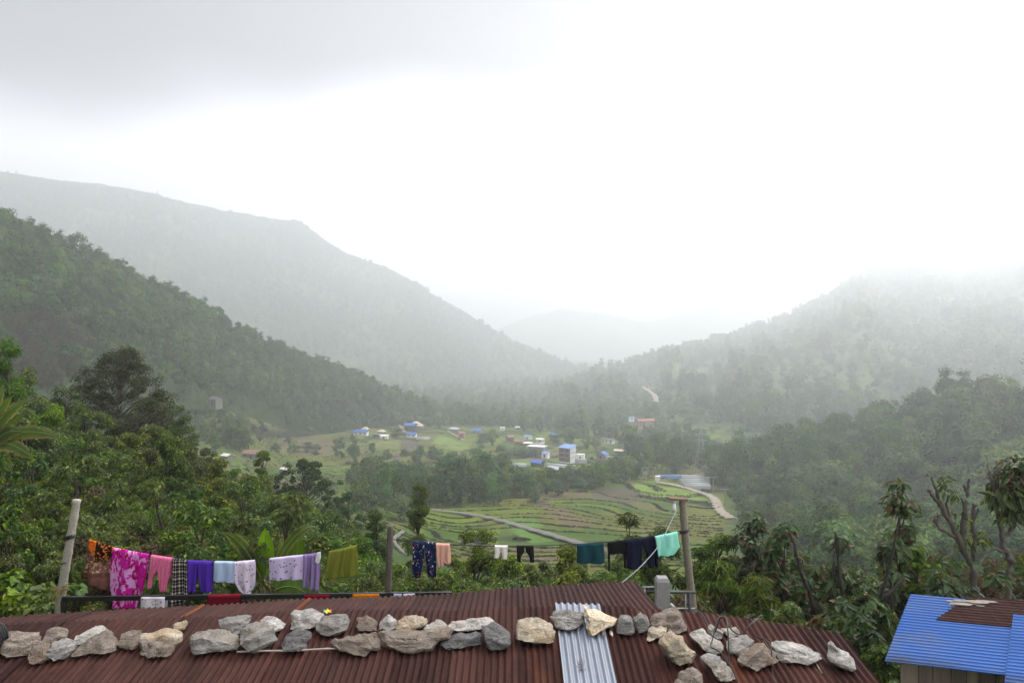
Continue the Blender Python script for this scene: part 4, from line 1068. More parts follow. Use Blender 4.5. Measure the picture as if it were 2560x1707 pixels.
garment('leggings', [([(379,1387),(377,1420),(374,1440),(370,1468)], [(405,1391),(398,1418),(385,1440),(380,1470)]), ([(405,1391),(396,1421),(400,1450),(402,1478)], [(432,1395),(428,1430),(422,1460),(419,1477)])], MG('pink_print', dots((.78,.16,.33),(.85,.5,.62),75,.35), .18), 'small pink speckled leggings', 'leggings', seed=5, wave=.012)
garment('checked_cloth', [([(433,1395),(432,1420),(430,1460),(427,1512)], [(470,1400),(471,1430),(472,1470),(475,1512)])], MG('plaid_cloth', f_plaid, .2), 'black and cream checked cloth hanging past the handrail', 'cloth', seed=6, wave=.03, freq=4, ny=30)
garment('trousers', [([(470,1401),(471,1430),(474,1478)], [(496,1402),(493,1430),(490,1478)]), ([(496,1402),(497,1430),(503,1480)], [(531,1403),(531,1440),(532,1478)])], MG('violet_cloth', plain((.085,.03,.40)), .12), 'plain violet trousers hung beside the light blue shirt', 'trousers', seed=7, wave=.014, freq=4)
garment('shirt', [([(537,1403),(536,1425),(534,1452)], [(592,1404),(590,1430),(589,1456)])], MG('light_blue_cloth', plain((.52,.64,.88)), .2), 'light blue shirt folded over the line', 'shirt', seed=8, wave=.016, freq=6)
garment('blouse', [([(589,1404),(588,1425),(588,1452),(600,1475),(622,1490)], [(637,1400),(637,1430),(637,1470),(630,1474),(628,1491)])], MG('paw_cloth', dots((.84,.75,.90),(.25,.2,.36),17,.34,(.5,.36,.58),30,.22), .2), 'whitish blouse with small dark marks slipping down to a point', 'blouse', seed=9, wave=.025, freq=5)
garment('skirt', [([(674,1396),(673,1425),(671,1449)], [(758,1386),(759,1420),(760,1447)])], MG('lilac_cloth', dots((.74,.63,.90),(.13,.11,.25),17,.35,(.3,.25,.45),34,.22), .2), 'lilac cloth with rows of small dark marks', 'cloth', seed=10, wave=.022, freq=7)
garment('trousers', [([(757,1386),(757,1420),(755,1466)], [(778,1384),(776,1430),(772,1468)]), ([(778,1384),(777,1430),(777,1472)], [(798,1381),(798,1420),(797,1475)])], MG('mauve_cloth', plain((.34,.24,.50)), .15), 'mauve trousers hung next to the lilac cloth', 'trousers', seed=11, wave=.02, freq=5)
garment('sock', [([(793,1382),(789,1396),(788,1404),(792,1407)], [(801,1380),(801,1394),(798,1404),(795,1407)])], MG('white_cloth', plain((.88,.88,.88)), .2), 'little white sock pegged over the end of the mauve trousers', 'sock', Y=LY-.07, seed=12, wave=.006, nx=6, back=.5, hang=.012)
garment('trousers', [([(823,1377),(819,1400),(813,1446)], [(859,1370),(857,1395),(849,1430),(848,1444)]), ([(859,1370),(857,1395),(851,1425),(853,1443)], [(891,1363),(893,1400),(894,1437)])], MG('olive_cloth', plain((.21,.23,.03)), .2), 'olive green wide trousers hung near the middle pole', 'trousers', seed=13, wave=.016, freq=4)
garment('trousers', [([(1033,1353),(1032,1400),(1031,1441)], [(1062,1355),(1060,1390),(1049,1443)]), ([(1062,1355),(1064,1390),(1071,1443)], [(1089,1357),(1091,1400),(1093,1439)])], MG('navy_print', f_navyprint, .15), 'navy trousers with a red and white pattern right of the middle pole', 'trousers', seed=14, wave=.016, freq=4)
garment('shorts', [([(1090,1358),(1093,1390),(1099,1415)], [(1108,1359),(1108,1385),(1108,1414)]), ([(1108,1359),(1106,1385),(1110,1404),(1118,1407)], [(1124,1359),(1126,1385),(1127,1404),(1122,1408)])], MG('peach_cloth', plain((.80,.46,.36)), .2), 'peach-coloured child shorts beside the patterned navy trousers', 'shorts', seed=15, wave=.012, freq=4)
garment('shorts', [([(1237,1363),(1238,1378),(1238,1393)], [(1253,1364),(1251,1380),(1249,1394)]), ([(1253,1364),(1255,1380),(1259,1396)], [(1269,1364),(1269,1380),(1267,1397)])], MG('white_cotton', plain((.88,.82,.79)), .2), 'tiny white shorts hanging alone in the middle of the line', 'shorts', seed=16, wave=.008, freq=3, nx=10)
garment('shorts', [([(1291,1364),(1292,1382),(1292,1402)], [(1312,1364),(1310,1379),(1303,1388),(1301,1403)]), ([(1312,1364),(1315,1378),(1322,1388),(1324,1404)], [(1334,1364),(1334,1385),(1334,1404)])], MG('black_cotton', plain((.012,.012,.013)), .05), 'small black shorts next to the tiny white shorts', 'shorts', seed=17, wave=.008, freq=3, nx=10)
garment('cloth', [([(1443,1360),(1443,1385),(1443,1406)], [(1508,1357),(1511,1380),(1512,1402),(1508,1408)])], MG('teal_cloth', plain((.012,.06,.075)), .15), 'dark teal cloth folded over the line', 'cloth', seed=18, wave=.018, freq=6)
garment('top', [([(1519,1356),(1520,1372),(1521,1384)], [(1561,1351),(1561,1370),(1559,1382)]), ([(1519,1356),(1520,1390),(1521,1424)], [(1524,1356),(1524,1390),(1523,1424)]), ([(1558,1351),(1560,1385),(1561,1418)], [(1563,1350),(1564,1385),(1565,1418)])], MG('black_jersey', plain((.008,.008,.009)), .05), 'black top with two long dangling straps', 'top', seed=19, wave=.010, freq=4, nx=8)
garment('trousers', [([(1565,1350),(1565,1385),(1566,1420)], [(1604,1346),(1605,1385),(1606,1421)]), ([(1604,1346),(1608,1370),(1617,1386),(1622,1417)], [(1640,1340),(1643,1375),(1646,1414)])], MG('midnight_cloth', plain((.010,.011,.03)), .08), 'plain midnight blue trousers partly behind the mint shirt', 'trousers', seed=20, wave=.016, freq=4)
garment('shirt', [([(1637,1341),(1641,1365),(1645,1389)], [(1693,1329),(1697,1355),(1700,1366),(1685,1387)])], MG('mint_cloth', plain((.34,.86,.70)), .2), 'bright mint green shirt next to the mossy pole', 'shirt', Y=LY-.05, seed=21, wave=.02, freq=5)
rail_g = 'washing laid over the black handrail'
garment('cloth', [([(356,1490),(356,1500),(355,1524)], [(415,1490),(415,1500),(414,1524)])], MG('white_flowers', dots((.82,.76,.84),(.20,.06,.12),18,.34,(.4,.2,.35),34,.2), .2), 'white cloth with dark flowers lying over the handrail', 'cloth', Y=RY, seed=22, group=rail_g, wave=.012, freq=5, hang=.05, back=.9)
garment('cloth', [([(523,1486),(522,1500),(522,1526)], [(602,1485),(602,1500),(602,1526)])], MG('crimson_cloth', plain((.17,.006,.02)), .15), 'crimson cloth with a pale seam lying over the handrail', 'cloth', Y=RY, seed=23, group=rail_g, wave=.008, freq=3, hang=.05, back=.9)
garment('cloth', [([(762,1485),(762,1500),(762,1524)], [(826,1484),(826,1500),(826,1524)])], MG('red_cloth', plain((.20,.006,.022)), .15), 'dark red cloth over the handrail next to the orange one', 'cloth', Y=RY, seed=24, group=rail_g, wave=.006, freq=3, hang=.05, back=.9)
garment('cloth', [([(883,1483),(881,1500),(881,1520)], [(949,1482),(950,1500),(951,1520)])], MG('orange_cloth', plain((.78,.24,.015)), .25), 'orange cloth over the handrail beside the middle pole', 'cloth', Y=RY, seed=25, group=rail_g, wave=.006, freq=3, hang=.05, back=.9)
garment('cloth', [([(985,1482),(985,1500),(985,1515)], [(1005,1482),(1005,1500),(1005,1515)])], MG('pale_blue_cloth', plain((.5,.58,.74)), .25), 'pale blue cloth end at the right end of the handrail', 'cloth', Y=RY, seed=26, group=rail_g, wave=.006, freq=3, hang=.05, back=.9, nx=8)
garment('cloth', [([(1009,1482),(1009,1500),(1009,1512)], [(1038,1481),(1038,1500),(1038,1512)])], MG('white_blue_cloth', dots((.7,.7,.76),(.2,.24,.5),16,.3), .25), 'white cloth with blue marks at the right end of the handrail', 'cloth', Y=RY, seed=27, group=rail_g, wave=.006, freq=3, hang=.05, back=.9, nx=8)

# ------------------------------------------------------------------ blue-roofed shed
def blue_shed():
    BL = Vector((4.64, 8.5, -3.97)); e1 = Vector((.963,-.269,0)); e2v = at(2277,1484,9.9)-BL; L2 = e2v.length; e2 = e2v.normalized(); nn = e1.cross(e2).normalized()
    base = Vector((BL.x+1.5, BL.y+.6, -6.7)); rt = empty('shed', base)
    tag(rt, 'small plank shed with a bright blue corrugated roof at the right', 'shed')
    def sheet(mb, u0, u1, v0, v1, lift, phase=0.0, shape=None, nu=10, paint=True):
        nv = int((v1-v0)/PIT*12); vs = np.linspace(v0, v1, nv); us = np.linspace(u0, u1, nu); G = []; T = []
        for v in vs:
            for u in us:
                uu, vv = (u, v) if shape is None else shape(u, v)
                s = .0035*math.sin(uu*3+vv*2)
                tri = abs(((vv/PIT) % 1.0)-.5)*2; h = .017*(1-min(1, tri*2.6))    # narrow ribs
                T.append((1-min(1, tri*3.2), min(1, max(0, .9-vv*2.6-uu*.55)*1.3*float(fbm(uu*5, vv*5, 3, 2))*1.6), 0))  # red: painted glint on rib crests; green: dirt low on the sheet
                G.append(BL + e1*uu + e2*vv + nn*(h+lift+s) - base)
        i = np.arange(nv*nu).reshape(nv, nu)
        q = np.stack([i[:-1,:-1], i[:-1,1:], i[1:,1:], i[1:,:-1]], -1).reshape(-1,4).tolist()
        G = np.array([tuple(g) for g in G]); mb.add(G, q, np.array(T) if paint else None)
        rim = np.concatenate([i[0,:], i[1:,-1], i[-1,-2::-1], i[-2:0:-1,0]]); W = G[rim]; n = len(rim)
        mb.add(np.concatenate([W, W-np.array([0,0,.012])]), [(k, k+n, (k+1)%n+n, (k+1)%n) for k in range(n)], (0,0,0) if paint else (1,1,1))
    t = NT('blue_paint'); v = t.co('Object'); n = t.noise(v, 2.2, 5, .6); f = t.noise(v, 25, 5, .7); sp = t.n('ShaderNodeSeparateXYZ'); t.l(v, sp.inputs[0])
    col = t.mix(n, (.006,.056,.24), (.010,.078,.30)); col = t.mix(t.ramp(f, [(.62,0),(.75,.4)]), col, (.02,.05,.14))
    big = t.noise(v, 1.1, 3, .6, .5); col = t.mix(t.ramp(big, [(.52,0),(.70,.6)]), col, (.06,.08,.12))
    glint_dirt = t.n('ShaderNodeSeparateColor'); t.l(t.attr('tint'), glint_dirt.inputs[0])
    col = t.mix(t.math('MULTIPLY', glint_dirt.outputs[0], .4), col, (.30,.42,.72)); col = t.mix(t.math('MULTIPLY', glint_dirt.outputs[1], .8), col, (.035,.04,.045))  # pale glints painted along the rib crests, then dirt at the lower corner
    MBL = t.done(t.bsdf(col, .5, .08, None))
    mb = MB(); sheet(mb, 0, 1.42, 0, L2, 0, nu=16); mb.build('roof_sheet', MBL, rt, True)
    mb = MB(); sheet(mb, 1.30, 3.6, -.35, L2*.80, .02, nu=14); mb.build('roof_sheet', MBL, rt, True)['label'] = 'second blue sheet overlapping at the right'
    # rusty patch: a four-sided sheet laid over the top corner
    mb = MB()
    def shp(u, v):
        k = (v-L2*.60)/(L2*.45); return (u*(1-.0) + (1-u/3.2)*(.40+.36*k) , v)
    sheet(mb, 0, 3.2, L2*.62, L2*1.03, .018, shape=shp, nu=14, paint=False)
    o = mb.build('rusty_patch', M_RUST2, rt, True); o['label'] = 'rusty brown sheet patching the upper corner of the blue roof'
    # torn grey tarpaper by the ridge
    mb = MB()
    for q in range(9):
        u = .55+random.uniform(0,.42); v = L2*random.uniform(.86,.985); w = random.uniform(.05,.16); h = random.uniform(.02,.05)
        P = [BL+e1*(u+w*math.cos(a)*(1+.3*random.random()))+e2*(v+h*math.sin(a))+nn*(.018+.004*q) - base for a in np.linspace(0,2*math.pi,8)[:-1]]
        mb.add([tuple(p) for p in P], [tuple(range(7))])
    mb.build('torn_felt', mat_plain('torn_felt', (.25,.23,.20), .9, .1, .6, 12), rt)
    # plank walls
    tw = NT('grey_planks'); vv = tw.co('Object', (5,5,.5)); nz = tw.noise(vv, 3, 6, .7)
    MW = tw.done(tw.bsdf(tw.mix(1.0, tw.mix(nz, (.05,.045,.04), (.22,.20,.175)), tw.attr('tint'), 'MULTIPLY'), .9, .15, tw.bump(nz, .6, .01)))
    mb = MB(); u = .16; r = np.random.default_rng(8)
    while u < 3.6:
        w = random.uniform(.12,.2); z0 = -6.75; d = Vector((0,0,0))
        p = BL + e1*u + e2*.14; q = BL + e1*(u+w-.008) + e2*.14; nrm = Vector((-.269,-.963,0))*(-1); th = .022+.008*r.random()
        tone = .5+.9*r.random(); col = (tone, tone*(.86+.1*r.random()), tone*.8) if r.random() > .2 else (.95,.5,.36)
        top = BL.z-.012
        V = [(p.x,p.y,z0),(q.x,q.y,z0),(q.x+nrm.x*th,q.y+nrm.y*th,z0),(p.x+nrm.x*th,p.y+nrm.y*th,z0)]; V += [(a,b,top) for a,b,_ in V]
        mb.add([tuple(Vector(x)-base) for x in V], [(0,3,2,1),(4,5,6,7),(0,1,5,4),(1,2,6,5),(2,3,7,6),(3,0,4,7)], col)
        u += w
    mb.build('plank_wall', MW, rt)
    mb = MB(); p = BL+e1*.16+e2*.14; q = BL+e1*.16+e2*(L2-.1)
    for k in range(9):
        a = p.lerp(q, k/9); b = p.lerp(q, (k+.93)/9); tone = .5+.8*r.random()
        V = [(a.x,a.y,-6.75),(b.x,b.y,-6.75),(b.x+.03,b.y,-6.75),(a.x+.03,a.y,-6.75),(a.x,a.y,a.z-.02),(b.x,b.y,b.z-.02),(b.x+.03,b.y,b.z-.02),(a.x+.03,a.y,a.z-.02)]
        mb.add([tuple(Vector(x)-base) for x in V], [(0,3,2,1),(4,5,6,7),(0,1,5,4),(1,2,6,5),(2,3,7,6),(3,0,4,7)], (tone,tone*.9,tone*.82))
    mb.build('plank_wall', MW, rt)
    mb = MB()
    for k in range(4):
        a = BL+e1*.04+e2*(.12+k*(L2-.25)/3)-nn*.05; b = a+e1*3.4; mb.tube([a-base, b-base], .028, 6)
    mb.build('rafter', M_POLE, rt)
blue_shed()
# ------------------------------------------------------------------ the village in the valley
def wallmat(name, c, v=.2): return mat_plain(name, c, .9, .15, v, .9)
W = {'white': wallmat('whitewash',(.78,.77,.74)), 'grey': wallmat('cement',(.27,.265,.25)), 'brown': wallmat('mud_wall',(.15,.10,.075)), 'dark': wallmat('dark_timber',(.055,.05,.05)),
     'cream': wallmat('cream_wall',(.50,.44,.32)), 'pink': wallmat('pink_wall',(.36,.25,.21)), 'stone': wallmat('stone_wall',(.20,.19,.17)), 'blue': wallmat('blue_wall',(.13,.20,.30))}
RF = {'blue': mat_plain('blue_roof',(.04,.11,.36),.6,.25,.25,.7), 'sky': mat_plain('pale_blue_roof',(.14,.24,.46),.6,.25,.2,.7), 'white': mat_plain('pale_tin',(.62,.60,.56),.5,.4,.2,.8),
      'straw': mat_plain('straw_roof',(.55,.48,.36),.9,.1,.2,.8), 'grey': mat_plain('tin_roof',(.36,.38,.40),.5,.4,.25,.7), 'rust': mat_plain('rusty_roof',(.20,.12,.09),.8,.2,.3,.7),
      'red': mat_plain('red_roof',(.32,.14,.10),.8,.2,.2,.7), 'slate': mat_plain('slate_roof',(.10,.10,.10),.7,.3,.3,.7), 'film': mat_plain('plastic_film',(.36,.37,.37),.35,.5,.15,.5)}
M_WIN = mat_plain('window_dark', (.03,.035,.045), .2, .6, .2, 1); M_DOOR = mat_plain('door_wood', (.10,.06,.04), .7, .2, .3, 2)

def roof_mesh(mb, w, d, h, kind, pitch, over=.5, t=.12):
    x, y = w/2+over, d/2+over
    if kind == 'gable':                              # ridge along x
        r = d/2*pitch; e = over*pitch
        for s in (-1, 1):
            A = [(-x, s*y, h-e), (x, s*y, h-e), (x, 0, h+r), (-x, 0, h+r)]
            V = A + [(a, b, c+t) for a, b, c in A]
            mb.add(V, [(0,1,2,3),(4,7,6,5),(0,4,5,1),(1,5,6,2),(2,6,7,3),(3,7,4,0)])
    elif kind == 'hip':
        r = d/2*pitch; k = max(w/2-d/2, .2)
        V = [(-x,-y,h-.1),(x,-y,h-.1),(x,y,h-.1),(-x,y,h-.1),(-k,0,h+r),(k,0,h+r)]
        mb.add(V, [(0,1,5,4),(1,2,5),(2,3,4,5),(3,0,4),(0,3,2,1)])
    elif kind == 'shed':
        r = d*pitch; A = [(-x,-y,h),(x,-y,h),(x,y,h+r),(-x,y,h+r)]; V = A+[(a,b,c+t) for a,b,c in A]
        mb.add(V, [(0,3,2,1),(4,5,6,7),(0,1,5,4),(1,2,6,5),(2,3,7,6),(3,0,4,7)])
    elif kind == 'flat':
        mb.box((-x+.2,-y+.2,h),(x-.2,y-.2,h+.28))
    elif kind == 'vault':
        n = 9; ring = [(-1+2*i/(n-1)) for i in range(n)]
        prof = [(q*y, h + pitch*math.sqrt(max(0,1-q*q))) for q in ring]
        V = [(-x,a,b) for a,b in prof]+[(x,a,b) for a,b in prof]
        mb.add(V, [(i,i+1,n+i+1,n+i) for i in range(n-1)] + [tuple(range(n-1,-1,-1)), tuple(range(n,2*n))])

def house(px0, px1, ytop, ybase, roof, wall, label, kind='gable', rot=0.0, asp=.7, pitch=.45, name='house', cat='house', win=1, storeys=1, wallf=.62, lift=0.0, Y=None, group='houses of the valley village', extra=None):
    cxp = (px0+px1)/2; g = hit(cxp, ybase) if Y is None else Vector(at(cxp, ybase, Y))
    Yd = g.y; wpx = (px1-px0)/F*Yd; hpx = (ybase-ytop)/F*Yd
    a = R(rot); w = wpx/(abs(math.cos(a)) + asp*abs(math.sin(a)) + .06); d = w*asp
    h = max(hpx*wallf, 1.6)
    rt = empty(name, (g.x, g.y, g.z+lift), a); tag(rt, label, cat, group)
    mb = MB(); mb.box((-w/2,-d/2,-2.0),(w/2,d/2,h))
    if kind == 'gable':
        r = d/2*pitch
        for s in (-1,1): mb.add([(s*w/2,-d/2,h),(s*w/2,d/2,h),(s*w/2,0,h+r)], [(0,1,2) if s > 0 else (0,2,1)])
    if kind == 'shed':
        r = d*pitch
        for s in (-1,1): mb.add([(s*w/2,-d/2,h),(s*w/2,d/2,h),(s*w/2,d/2,h+r)], [(0,1,2) if s > 0 else (0,2,1)])
        mb.add([(-w/2,d/2,h),(w/2,d/2,h),(w/2,d/2,h+r),(-w/2,d/2,h+r)], [(3,2,1,0)])
    mb.build('wall', W[wall], rt)
    mb = MB(); roof_mesh(mb, w, d, h+.02, kind, pitch, min(.6, w*.08)); mb.build('roof', RF[roof], rt)
    if win:
        nw = max(1, int(w/2.6)); sh = h/storeys
        for s in range(storeys):
            for k in range(nw):
                x = -w/2 + w*(k+.5)/nw; z = sh*s+sh*.42; ww = min(.55, w/nw*.28); hh = min(.62, sh*.25)
                if s == 0 and k == nw//2:
                    mb = MB(); mb.box((x-ww*.8,-d/2-.05,0),(x+ww*.8,-d/2+.02,sh*.72)); mb.build('door', M_DOOR, rt); continue
                mb = MB(); mb.box((x-ww,-d/2-.04,z-hh*.6),(x+ww,-d/2+.02,z+hh)); mb.build('window', M_WIN, rt)
            ns = 0 if storeys == 3 else (max(1, int(d/3.2)) if storeys > 1 or d > 5 else 0)
            for k in range(ns):
                y = -d/2 + d*(k+.5)/ns; z = sh*s+sh*.45; sd = 1 if rot < 0 else -1
                mb = MB(); mb.box((sd*w/2-.03,y-.5,z-.4),(sd*w/2+.04,y+.5,z+.6)); mb.build('window', M_WIN, rt)
    if extra: extra(rt, w, d, h)
    return rt
# --- the nearest cluster
def x_white(rt, w, d, h):
    mb = MB()
    for k in (1,2):
        mb = MB(); mb.box((-w/2-.12,-d/2-.12,h*k/3-.1),(w/2+.12,d/2+.12,h*k/3+.1)); mb.build('floor_band', W['grey'], rt)
    mb = MB(); mb.box((-w/2+.05,-d/2-.03,.1),(w/2-.05,-d/2+.02,h-.05)); mb.build('facade', W['brown'], rt)['label'] = 'brown unplastered front with dark windows'
house(1396,1441,1110,1153,'sky','white','tall white three-storey house with a pale blue pitched roof','shed',-38,.8,.22,storeys=3,wallf=.80,extra=x_white)
house(1318,1368,1112,1140,'white','grey','long flat-roofed grey cement house next to a small blue lean-to','flat',-22,.55,.1,wallf=.86)
house(1353,1375,1129,1143,'sky','white','small blue-roofed lean-to at the corner of the flat grey house','shed',-30,.8,.25,wallf=.7,name='lean_to',cat='shed')
house(1326,1362,1144,1166,'blue','dark','barn with a bright blue roof beside the long grey tin shed','gable',-32,.75,.5,wallf=.5,name='barn',cat='barn')
house(1368,1418,1156,1186,'grey','dark','long low shed with a ribbed grey tin roof','gable',-38,.42,.45,wallf=.5,name='barn',cat='barn')
house(1398,1416,1168,1188,'rust','cream','little cream hut at the end of the long tin shed','shed',-20,.8,.15,wallf=.75,name='hut',cat='hut')
house(1414,1438,1168,1182,'sky','blue','low blue-white lean-to touching the long tin shed','shed',-20,.7,.2,wallf=.6,name='lean_to',cat='shed')
house(1490,1522,1126,1160,'blue','stone','blue gabled house with a second blue awning below','gable',58,1.1,.5,storeys=2,wallf=.72)
RF['cream'] = W['cream']
house(1513,1534,1138,1161,'cream','cream','flat-terraced cream house joined to the blue gabled one','flat',-12,.8,.1,storeys=2,wallf=.85)
house(1531,1546,1130,1160,'blue','cream','narrow cream tower block with a dark blue top right of the terrace','shed',-35,.9,.15,storeys=2,wallf=.8)
house(1536,1568,1117,1133,'straw','brown','long low hut with a pale straw roof behind the cream block','gable',-26,.35,.5,wallf=.45,name='hut',cat='hut')
house(1440,1463,1134,1150,'white','white','small white block right behind the tall white house','flat',-20,.7,.1,wallf=.85)
def tunnel(px0, px1, ytop, ybase, label, rot=-20, asp=.3, name='polytunnel', roof='film', lift=.0, hf=1.0):
    g = hit((px0+px1)/2, ybase); Yd = g.y; a = R(rot); w = (px1-px0)/F*Yd/(abs(math.cos(a))+asp*abs(math.sin(a))); d = w*asp
    h = (ybase-ytop)/F*Yd*hf; rt = empty(name, (g.x,g.y,g.z+lift), a); tag(rt, label, 'polytunnel', 'polytunnels in the valley')
    mb = MB(); roof_mesh(mb, w, d, -.1, 'vault', max(h,1.6), 0); mb.build('film_cover', RF[roof], rt, True)
    for s in (-1,1):
        mb = MB(); n = 7; pr = [(math.cos(q)*(d/2+.05), math.sin(q)*(max(h,1.6)+.05)-.1) for q in np.linspace(0, math.pi, n)]
        mb.tube([(s*(w/2+.02), y, z) for y, z in pr], .06, 5)
        mb.build('hoop', W['dark'], rt)
tunnel(1438,1468,1146,1158,'white arched polytunnel at the foot of the tall white house',-18,.3)
tunnel(1366,1440,1149,1168,'upper long grey-white polytunnel beside the tin shed',-26,.16,hf=.35)
tunnel(1395,1470,1158,1178,'lower long grey-white polytunnel beside the tin shed',-26,.16,hf=.35)
tunnel(1279,1318,1153,1166,'single grey polytunnel left of the bright blue barn',-12,.3,hf=.6)
tunnel(1331,1362,1107,1116,'pinkish white polytunnel roof behind the flat grey house',4,.3)
house(1307,1332,1104,1114,'white','brown','low pale-roofed hut behind the flat grey house','hip',-10,.7,.4,wallf=.45,name='hut',cat='hut')
house(1375,1400,1078,1097,'sky','blue','blue-grey box house with a pale blue roof before the wood','shed',0,.6,.35,wallf=.6)
house(1310,1331,1086,1098,'sky','white','little white house with a pale blue roof left of the box house','gable',-25,.8,.4,wallf=.55)
house(1340,1362,1093,1104,'white','white','low white-roofed shed hidden among bushes','gable',-15,.6,.4,wallf=.4,name='hut',cat='hut')
house(1264,1286,1083,1104,'rust','brown','brown mud-walled hut at the left edge of the middle hamlet','gable',30,.8,.6,wallf=.55,name='hut',cat='hut')
house(1286,1316,1096,1110,'rust','brown','rust-roofed brown hut right of the mud-walled one','gable',-20,.6,.5,wallf=.5,name='hut',cat='hut')
house(1510,1538,1092,1107,'slate','white','slate-roofed hut with a bright white gable','gable',-32,.7,.5,wallf=.45,name='hut',cat='hut')
house(1458,1490,1097,1110,'straw','stone','wide low hut with a straw roof among trees','hip',-10,.5,.4,wallf=.4,name='hut',cat='hut')
house(1558,1592,1096,1112,'rust','brown','brown hut with a rusty roof near the tall dark trees','gable',-10,.5,.5,wallf=.5,name='hut',cat='hut')
house(1592,1626,1126,1144,'rust','stone','stone barn half hidden behind dark trees','gable',0,.5,.5,wallf=.5,name='barn',cat='barn')
# --- the hamlet on the left
house(811,828,1038,1056,'grey','stone','leftmost of the small stone houses below the wood','gable',25,.8,.5,wallf=.5)
house(833,848,1051,1062,'white','stone','small hut with a sloping white roof between the round-roofed one and its neighbours','gable',35,.9,.5,wallf=.4,name='hut',cat='hut')
house(846,868,1048,1061,'straw','stone','hut under a rounded white thatch below the wood','hip',10,.75,.7,wallf=.38,name='hut',cat='hut')
house(853,865,1063,1075,'white','stone','tiny hut with a leaning pale roof in the field','hip',40,.9,.7,wallf=.4,name='hut',cat='hut')
house(824,832,1038,1046,'white','white','tiny white hut nearest the wood','hip',0,.9,.6,wallf=.5,name='hut',cat='hut')
house(906,930,1046,1064,'rust','brown','brown house with a pinkish roof and a shaded porch','gable',-20,.7,.6,wallf=.5)
house(884,922,1071,1086,'blue','white','long house with a violet-blue roof and white gable','gable',-8,.45,.6,wallf=.5)
house(903,923,1064,1078,'straw','brown','steep straw roof rising behind the violet-blue one','hip',-20,.8,.9,wallf=.35,name='hut',cat='hut')
house(943,965,1071,1084,'straw','brown','hut with a broad cream straw roof standing apart','hip',-25,.8,.7,wallf=.35,name='hut',cat='hut')
house(932,956,1084,1093,'slate','brown','low brown shed below the broad cream roof','shed',-5,.4,.2,wallf=.7,name='hut',cat='hut')
house(950,971,1090,1096,'white','white','white sheet-covered shelter beside the low brown shed','shed',-5,.5,.2,wallf=.6,name='shelter',cat='shelter')
house(1011,1041,1054,1075,'blue','dark','blue-roofed two-storey house beside a cluster of white roofs','gable',-10,.6,.6,wallf=.6)
house(1030,1050,1049,1062,'white','stone','upper white roof behind the blue two-storey house','hip',-15,.7,.6,wallf=.4,name='hut',cat='hut')
house(1038,1060,1054,1070,'straw','stone','cream rounded roof beside the blue two-storey house','hip',-35,.8,.8,wallf=.4,name='hut',cat='hut')
house(1017,1042,1079,1091,'blue','white','small blue roof at the head of the long white strip','gable',-5,.6,.6,wallf=.45,name='hut',cat='hut')
tunnel(1040,1076,1088,1098,'long low white polytunnel behind the ploughed field',-3,.22,hf=.6)
house(1120,1149,1063,1077,'grey','stone','wide hut with a greenish-grey roof','hip',-20,.6,.5,wallf=.4,name='hut',cat='hut')
house(1146,1166,1073,1095,'red','pink','pink brick house with a dull red roof','gable',-30,.7,.5,wallf=.6)
house(1180,1208,1067,1084,'blue','stone','house with a single bright blue roof right of the pink brick house','gable',-28,.7,.6,wallf=.5)
house(1198,1222,1082,1097,'rust','brown','brown hut downhill of the single bright blue roof','gable',-15,.6,.5,wallf=.5,name='hut',cat='hut')
house(1250,1262,1066,1074,'white','white','tiny pale roof at the edge of the valley wood','gable',0,.6,.5,wallf=.5,name='hut',cat='hut')
house(1288,1300,1066,1073,'white','stone','second tiny pale roof farther along the valley wood','gable',0,.6,.5,wallf=.5,name='hut',cat='hut')
# --- single buildings on the slopes
house(522,556,980,1006,'slate','stone','lone house on the left slope with a grey roof','gable',-30,.75,.6,wallf=.55,Y=330,lift=-1)
house(608,662,1116,1146,'rust','stone','brown-roofed house half hidden behind the near trees','gable',-12,.6,.45,wallf=.5)
house(552,585,1132,1148,'white','stone','white roof showing between the near trees on the left','gable',-35,.7,.4,wallf=.3)
house(700,728,1168,1182,'white','stone','bright tilted white roof above the dark green tree','gable',-35,.7,.5,wallf=.3)
house(862,872,1186,1202,'white','stone','narrow white roof edge right of the dark green tree','gable',40,.7,.6,wallf=.3)
def x_school(rt, w, d, h):
    mb = MB(); mb.box((-w*.1,-d/2-1.2,0),(w*.12,-d/2-.06,h)); mb.build('porch', W['pink'], rt)
house(1590,1636,1043,1066,'red','pink','long red-roofed building with pink walls on the right hillside','gable',14,.3,.6,storeys=2,wallf=.6,Y=505,extra=x_school,lift=.5)
house(1572,1586,1039,1048,'sky','white','small pale blue roof left of the red-roofed building','gable',10,.6,.5,wallf=.5,Y=560)
for i in range(6):
    tunnel(1690+i*4,1772+(i%3)*2,1187+i*5,1195+i*5.4,'pale ribbed polytunnel in the rows above the bend of the dirt road',-4,.11,hf=.5)
tunnel(1642,1702,1188,1196,'blue-grey polytunnel left of the ribbed rows above the bend of the dirt road',-4,.12,roof='sky',hf=.5)
house(1638,1650,1189,1201,'white','white','tiny white hut at the left end of the polytunnels','gable',0,.7,.4,wallf=.5,name='hut',cat='hut',win=0)

